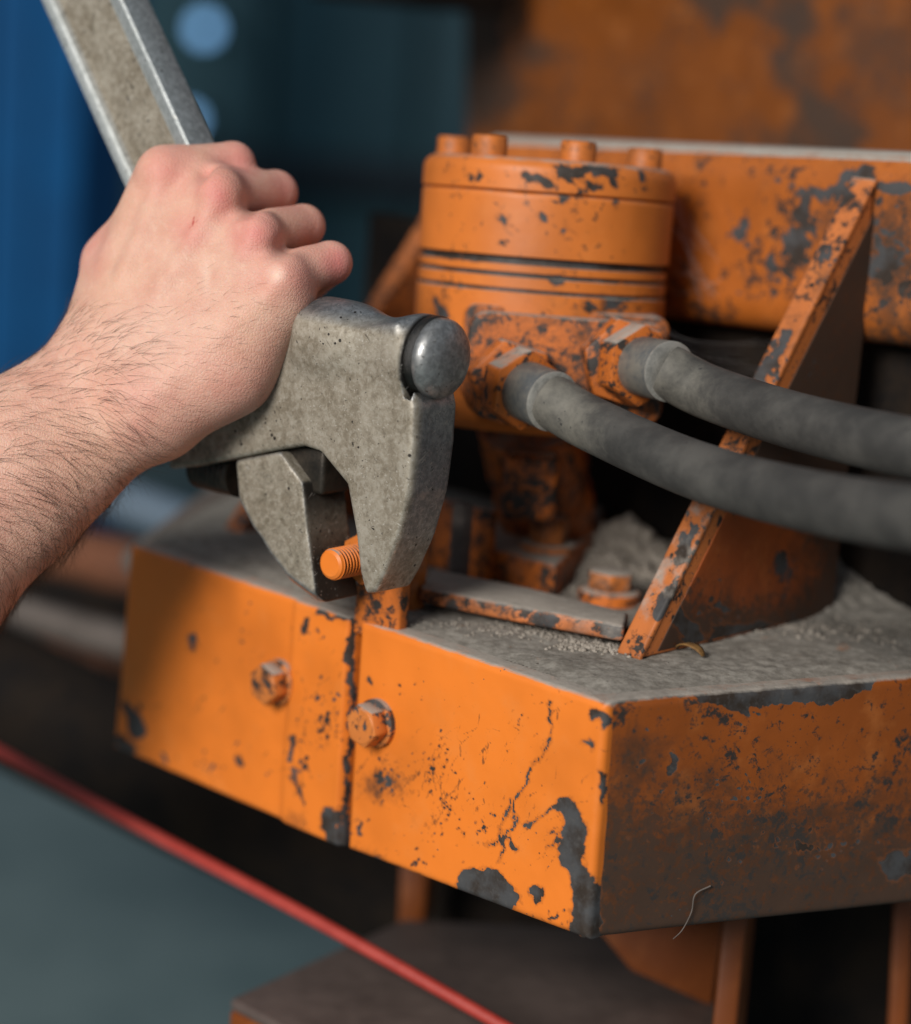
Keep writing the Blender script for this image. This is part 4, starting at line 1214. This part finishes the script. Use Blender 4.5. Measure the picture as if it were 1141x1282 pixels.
# hair on the forearm and, shorter, on the back of the hand
def hairs():
    Pq = WA_[QA]
    cen = Pq.mean(1)
    nrm = np.cross(Pq[:, 2] - Pq[:, 0], Pq[:, 3] - Pq[:, 1])
    ar = np.linalg.norm(nrm, axis=1) / 2
    nrm = nrm / (2 * ar[:, None] + 1e-12)
    hx_, hy_ = to_px(cen)
    fore = np.clip((215 - hx_) / 70, 0, 1) * (hy_ > 380 + (hx_ - 60) * .1)
    hand = .75 * blur_spot(hx_, hy_, (240, 455), (140, 100)) + .5 * blur_spot(hx_, hy_, (290, 390), (90, 80))
    low = .8 + .8 * np.clip((hy_ - 520 + hx_ * .6) / 120, 0, 1)
    wgt = ar * np.maximum(np.where(fore > 0, fore * low * (.4 + .6 * fbm(hx_ / 40, hy_ / 40, 71)), 0), hand * (hx_ > 130))
    wgt[(hx_ > 200) & (hy_ < 330)] = 0
    wgt = wgt / wgt.sum()
    N = 8500
    pick = rng.choice(len(cen), N, p=wgt)
    Vv, Qq = [], []
    R_, U_, T_ = np.array(rgt), np.array(upv), -np.array(fwd)
    for i in pick:
        p = cen[i] + rng.normal(0, .0004, 3); n = nrm[i]
        fx = hx_[i]
        handy = np.clip((fx - 165) / 60, 0, 1)
        yr = np.clip((hy_[i] - (640 - .75 * fx)) / 110, -1, 1)
        ang = (-.35 - .75 * yr) * (1 - handy) + .12 * handy + rng.normal(0, .28)
        d = R_ * math.cos(ang) + U_ * math.sin(ang)
        d = d - n * (d @ n); d /= np.linalg.norm(d) + 1e-9
        L = rng.uniform(.008, .020) * (1 - handy) + rng.uniform(.003, .0065) * handy
        bend = (-U_ * rng.uniform(.2, 1.0) + R_ * rng.normal(0, .35)) * (1 - .7 * handy)
        bend = bend - n * (bend @ n)
        r0 = rng.uniform(.000045, .000080) * (1 - .35 * handy)
        lift = rng.uniform(.10, .34)
        pts = []
        for j in range(5):
            s = j / 4 * L
            pts.append(p + d * s + bend * (s * s / .030) + n * (lift * s * (1 - .55 * j / 4)))
        base = len(Vv)
        side = np.cross(d, n)
        for j, q in enumerate(pts):
            rj = r0 * (1 - .75 * j / 4)
            for a in (0, 2.094, 4.189):
                Vv.append(q + (side * math.cos(a) + n * math.sin(a)) * rj)
        for j in range(4):
            for a in range(3):
                b2 = (a + 1) % 3
                Qq.append((base + j * 3 + a, base + j * 3 + b2, base + j * 3 + 3 + b2, base + j * 3 + 3 + a))
    ho_ = build_np("hair", np.array(Vv), np.array(Qq), M_hair, person)
    ho_["kind"] = "stuff"
hairs()

# ================================================================== loose soil, cobwebs, small bits
def soil():
    bm = bmesh.new()
    bmesh.ops.create_icosphere(bm, subdivisions=1, radius=1)
    bv = np.array([v.co[:] for v in bm.verts]); bf = np.array([[v.index for v in f.verts] for f in bm.faces])
    bm.free()
    Vv, Ff, n = [], [], 0
    spots = [((752, 722), (.026, .014), 420, (.0016, .0042), .009), ((782, 712), (.022, .014), 260, (.0024, .0058), .014), ((725, 728), (.014, .010), 240, (.0006, .0024), .006), ((742, 745), (.022, .010), 220, (.0004, .0014), .002),
             ((700, 800), (.05, .012), 260, (.0003, .0011), 0), ((800, 660), (.012, .01), 120, (.002, .0042), .012),
             ((1000, 790), (.06, .02), 300, (.0003, .0012), 0), ((640, 790), (.06, .010), 200, (.0003, .0009), 0), ((745, 815), (.018, .007), 220, (.0004, .0016), .001)]
    for (c, s, num, rr_, hh) in spots:
        c0 = g2(*c)
        for _ in range(num):
            dx, dy = rng.normal(0, .5), rng.normal(0, .5)
            x, y = c0[0] + dx * s[0], c0[1] + dy * s[1]
            e = (se[0] - x) * nfa[0] + (se[1] - y) * nfa[1]
            e2 = (co_[0] - x) * nsa[0] + (co_[1] - y) * nsa[1]
            if min(e, e2) < .012: continue
            zb = float(dust_h(np.array([x]), np.array([y]))[0])
            z = max(zb, 0) + hh * math.exp(-(dx * dx + dy * dy) * 1.6) * rng.uniform(.35, 1)
            r_ = rng.uniform(*rr_)
            V_ = bv * (r_ * (1 + rng.normal(0, .18, (len(bv), 1)))) * rng.uniform(.7, 1.2, 3) + (x, y, z)
            Vv.append(V_); Ff.append(bf + n); n += len(bv)
    o = build_np("loose_soil", np.vstack(Vv), np.vstack(Ff), M_clod, None, False)
    tag(o, "crumbly grey soil heaped around the motor mounting bolts", "soil", kind="stuff")
soil()

def cobweb():
    Vv, Qq = [], []
    def thread(p, q, sag, r_=.00006):
        base = len(Vv); p = np.array(p); q = np.array(q)
        n = 8
        for j in range(n + 1):
            t = j / n
            c = p + (q - p) * t - np.array((0, 0, 1)) * sag * 4 * t * (1 - t)
            for a in (0, 2.094, 4.189):
                Vv.append(c + np.array((math.cos(a), 0, math.sin(a))) * r_)
        for j in range(n):
            for a in range(3):
                b = (a + 1) % 3
                Qq.append((base + j * 3 + a, base + j * 3 + b, base + j * 3 + 3 + b, base + j * 3 + 3 + a))
    for i in range(14):
        a = at(846 + random.uniform(-4, 3), random.uniform(240, 390), 1.0)
        b = bp(random.uniform(862, 910), random.uniform(300, 400)) + nf * .002
        thread(a, b, random.uniform(0, .004))
    for i in range(12):
        a = at(832 + random.uniform(-5, 5), random.uniform(405, 430), .935)
        b = at(random.uniform(900, 975), random.uniform(425, 468), 1.0)
        thread(a, b, random.uniform(.001, .006))
    o = build_np("cobweb", np.array(Vv), np.array(Qq), M_web, None)
    tag(o, "thin grey cobweb threads between the motor and the cross beam", "cobweb", kind="stuff")
cobweb()

lc = gz(868, 812, .004)
V, Fc = [], []
for i in range(9):
    t = math.radians(20 + 140 * i / 8)
    for j in range(4):
        w = (j / 3 - .5) * .006 * math.sin(math.pi * (i + 1) / 10)
        p = lc + tf * (math.cos(t) * -.008) + Vector((0, 0, math.sin(t) * .0055 - .003)) + nf * (w + .002)
        V.append(p)
for i in range(8):
    for j in range(3):
        Fc.append((i * 4 + j, i * 4 + j + 1, i * 4 + j + 5, i * 4 + j + 4))
lf = build("dry_leaf", V, Fc, M_leaf, None, True)
sm = lf.modifiers.new("thickness", 'SOLIDIFY'); sm.thickness = .0005
tag(lf, "small curled brown dry leaf lying in the dust beside the gusset", "leaf")
rt = tube("dry_rootlet", [sp_(888, 1108) + ns * .001, sp_(868, 1118) + ns * .0016, sp_(864, 1140) + ns * .0012, sp_(852, 1162) + ns * .0016, sp_(838, 1172) + ns * .003], lambda t: .00034 * (1 - .5 * t), M_greybar, None, 6, 6)
tag(rt, "thin pale rootlet stuck to the lower edge of the angled side", "rootlet")

# ================================================================== beneath and behind the frame
sh = tube("drive_shaft", [at(-140, 800, 1.34), at(250, 990, 1.28), at(720, 1200, 1.22)], .042, M_dark, None, 28, 2)
tag(sh, "thick black shaft running under the orange front plates", "shaft")
rc = tube("red_cable", [at(-700, 540, 1.36), at(-130, 868, 1.16), at(0, 941, 1.12), at(200, 1049, 1.05), at(400, 1155, .99), at(620, 1279, .94), at(760, 1362, .91), at(1300, 1690, .80)], lambda t: .0036 - .0008 * t, M_red, None, 14, 10)
tag(rc, "thin red cable stretched diagonally below the orange frame", "cable")

zb = -.20
slab = empty("lower_step", gz(500, 1240, zb), "oily brown steel step plate with orange edge below the frame", "step")
sp4 = [gz(288, 1250, zb), gz(505, 1150, zb), gz(900, 1168, zb), gz(960, 1420, zb), gz(420, 1320, zb)]
prism("tread", sp4, Vector((0, 0, -.006)), M_slab, slab, .002)
prism("edge_skirt", [p - Vector((0, 0, .0062)) for p in (sp4[0], sp4[1], sp4[2], sp4[3], sp4[4])], Vector((0, 0, -.05)), M_under, slab, .002)
for p_ in (sp4[0], sp4[2], sp4[4]):
    c_ = p_ + (gz(560, 1250, zb) - p_) * .22
    box("support_leg", Vector((c_.x, c_.y, (FLOOR_Z + zb - .056) / 2)), (1, 0, 0), (0, 1, 0), (0, 0, 1), .018, .018, (zb - .056 - FLOOR_Z) / 2, M_under, slab, .002)
post1 = prism("support_post", [at(502, 1060, 1.13), at(538, 1072, 1.13), at(530, 1165, 1.13), at(498, 1160, 1.13)], Vector((.005, .03, 0)), M_under, slab, .002)
br = empty("lower_bracket", at(900, 1290, .98), "orange bracket struts standing in the dark under the angled corner", "bracket")
prism("strut", [at(908, 1120, .95), at(938, 1118, .95), at(912, 1400, .95), at(880, 1400, .95)], Vector((.012, .05, 0)), M_under, br, .002)
prism("web_plate", [at(720, 1130, 1.02), at(912, 1110, 1.02), at(890, 1260, 1.02), at(790, 1215, 1.02)], Vector((.004, .008, 0)), M_under, br, .001)
prism("strut", [at(1120, 1100, 1.02), at(1146, 1100, 1.02), at(1130, 1400, 1.02), at(1106, 1400, 1.02)], Vector((.012, .04, 0)), M_under, br, .002)
prism("back_plate", [at(860, 1040, 1.16), at(1420, 1040, 1.16), at(1420, 1420, 1.16), at(830, 1420, 1.16)], Vector((0, .01, 0)), M_dark, br, .001)

# blurred machinery at the left, beyond the frame
def bar(pts, d, r_, mat, label, cat="rail"):
    e = tube("machine_rail", [at(x, y, dd) for (x, y), dd in zip(pts, d)], r_, mat, None, 14, 2)
    tag(e, label, cat, "rails of the machinery beyond the frame")
bar([(80, 602), (330, 690)], (1.62, 1.62), .017, M_paleblue, "pale grey rail behind the forearm, highest of the blurred rails")
bar([(-80, 655), (240, 728)], (1.5, 1.5), .020, M_brownbar, "dull brown rail just below the pale grey rail")
bar([(-80, 742), (240, 826)], (1.42, 1.42), .012, M_greybar, "grey rail beside the shadowed end of the front plate")
bar([(-80, 780), (240, 860)], (1.6, 1.6), .034, M_brownbar, "thick rusty rail low beside the front plate")
bar([(-120, 848), (120, 862)], (1.3, 1.34), .017, M_brownbar, "stubby dusty rail end above the black shaft")
bar([(170, 706), (300, 608)], (1.16, 1.25), .0095, M_greybar, "slim grey brace slanting up behind the front plate end")
bk = prism("machine_shroud", [at(-300, 700, 1.8), at(330, 740, 1.8), at(330, 960, 1.8), at(-300, 930, 1.8)], Vector((0, .05, 0)), M_dark, None, .004)
tag(bk, "dark metal shroud behind the blurred machinery rails", "shroud")
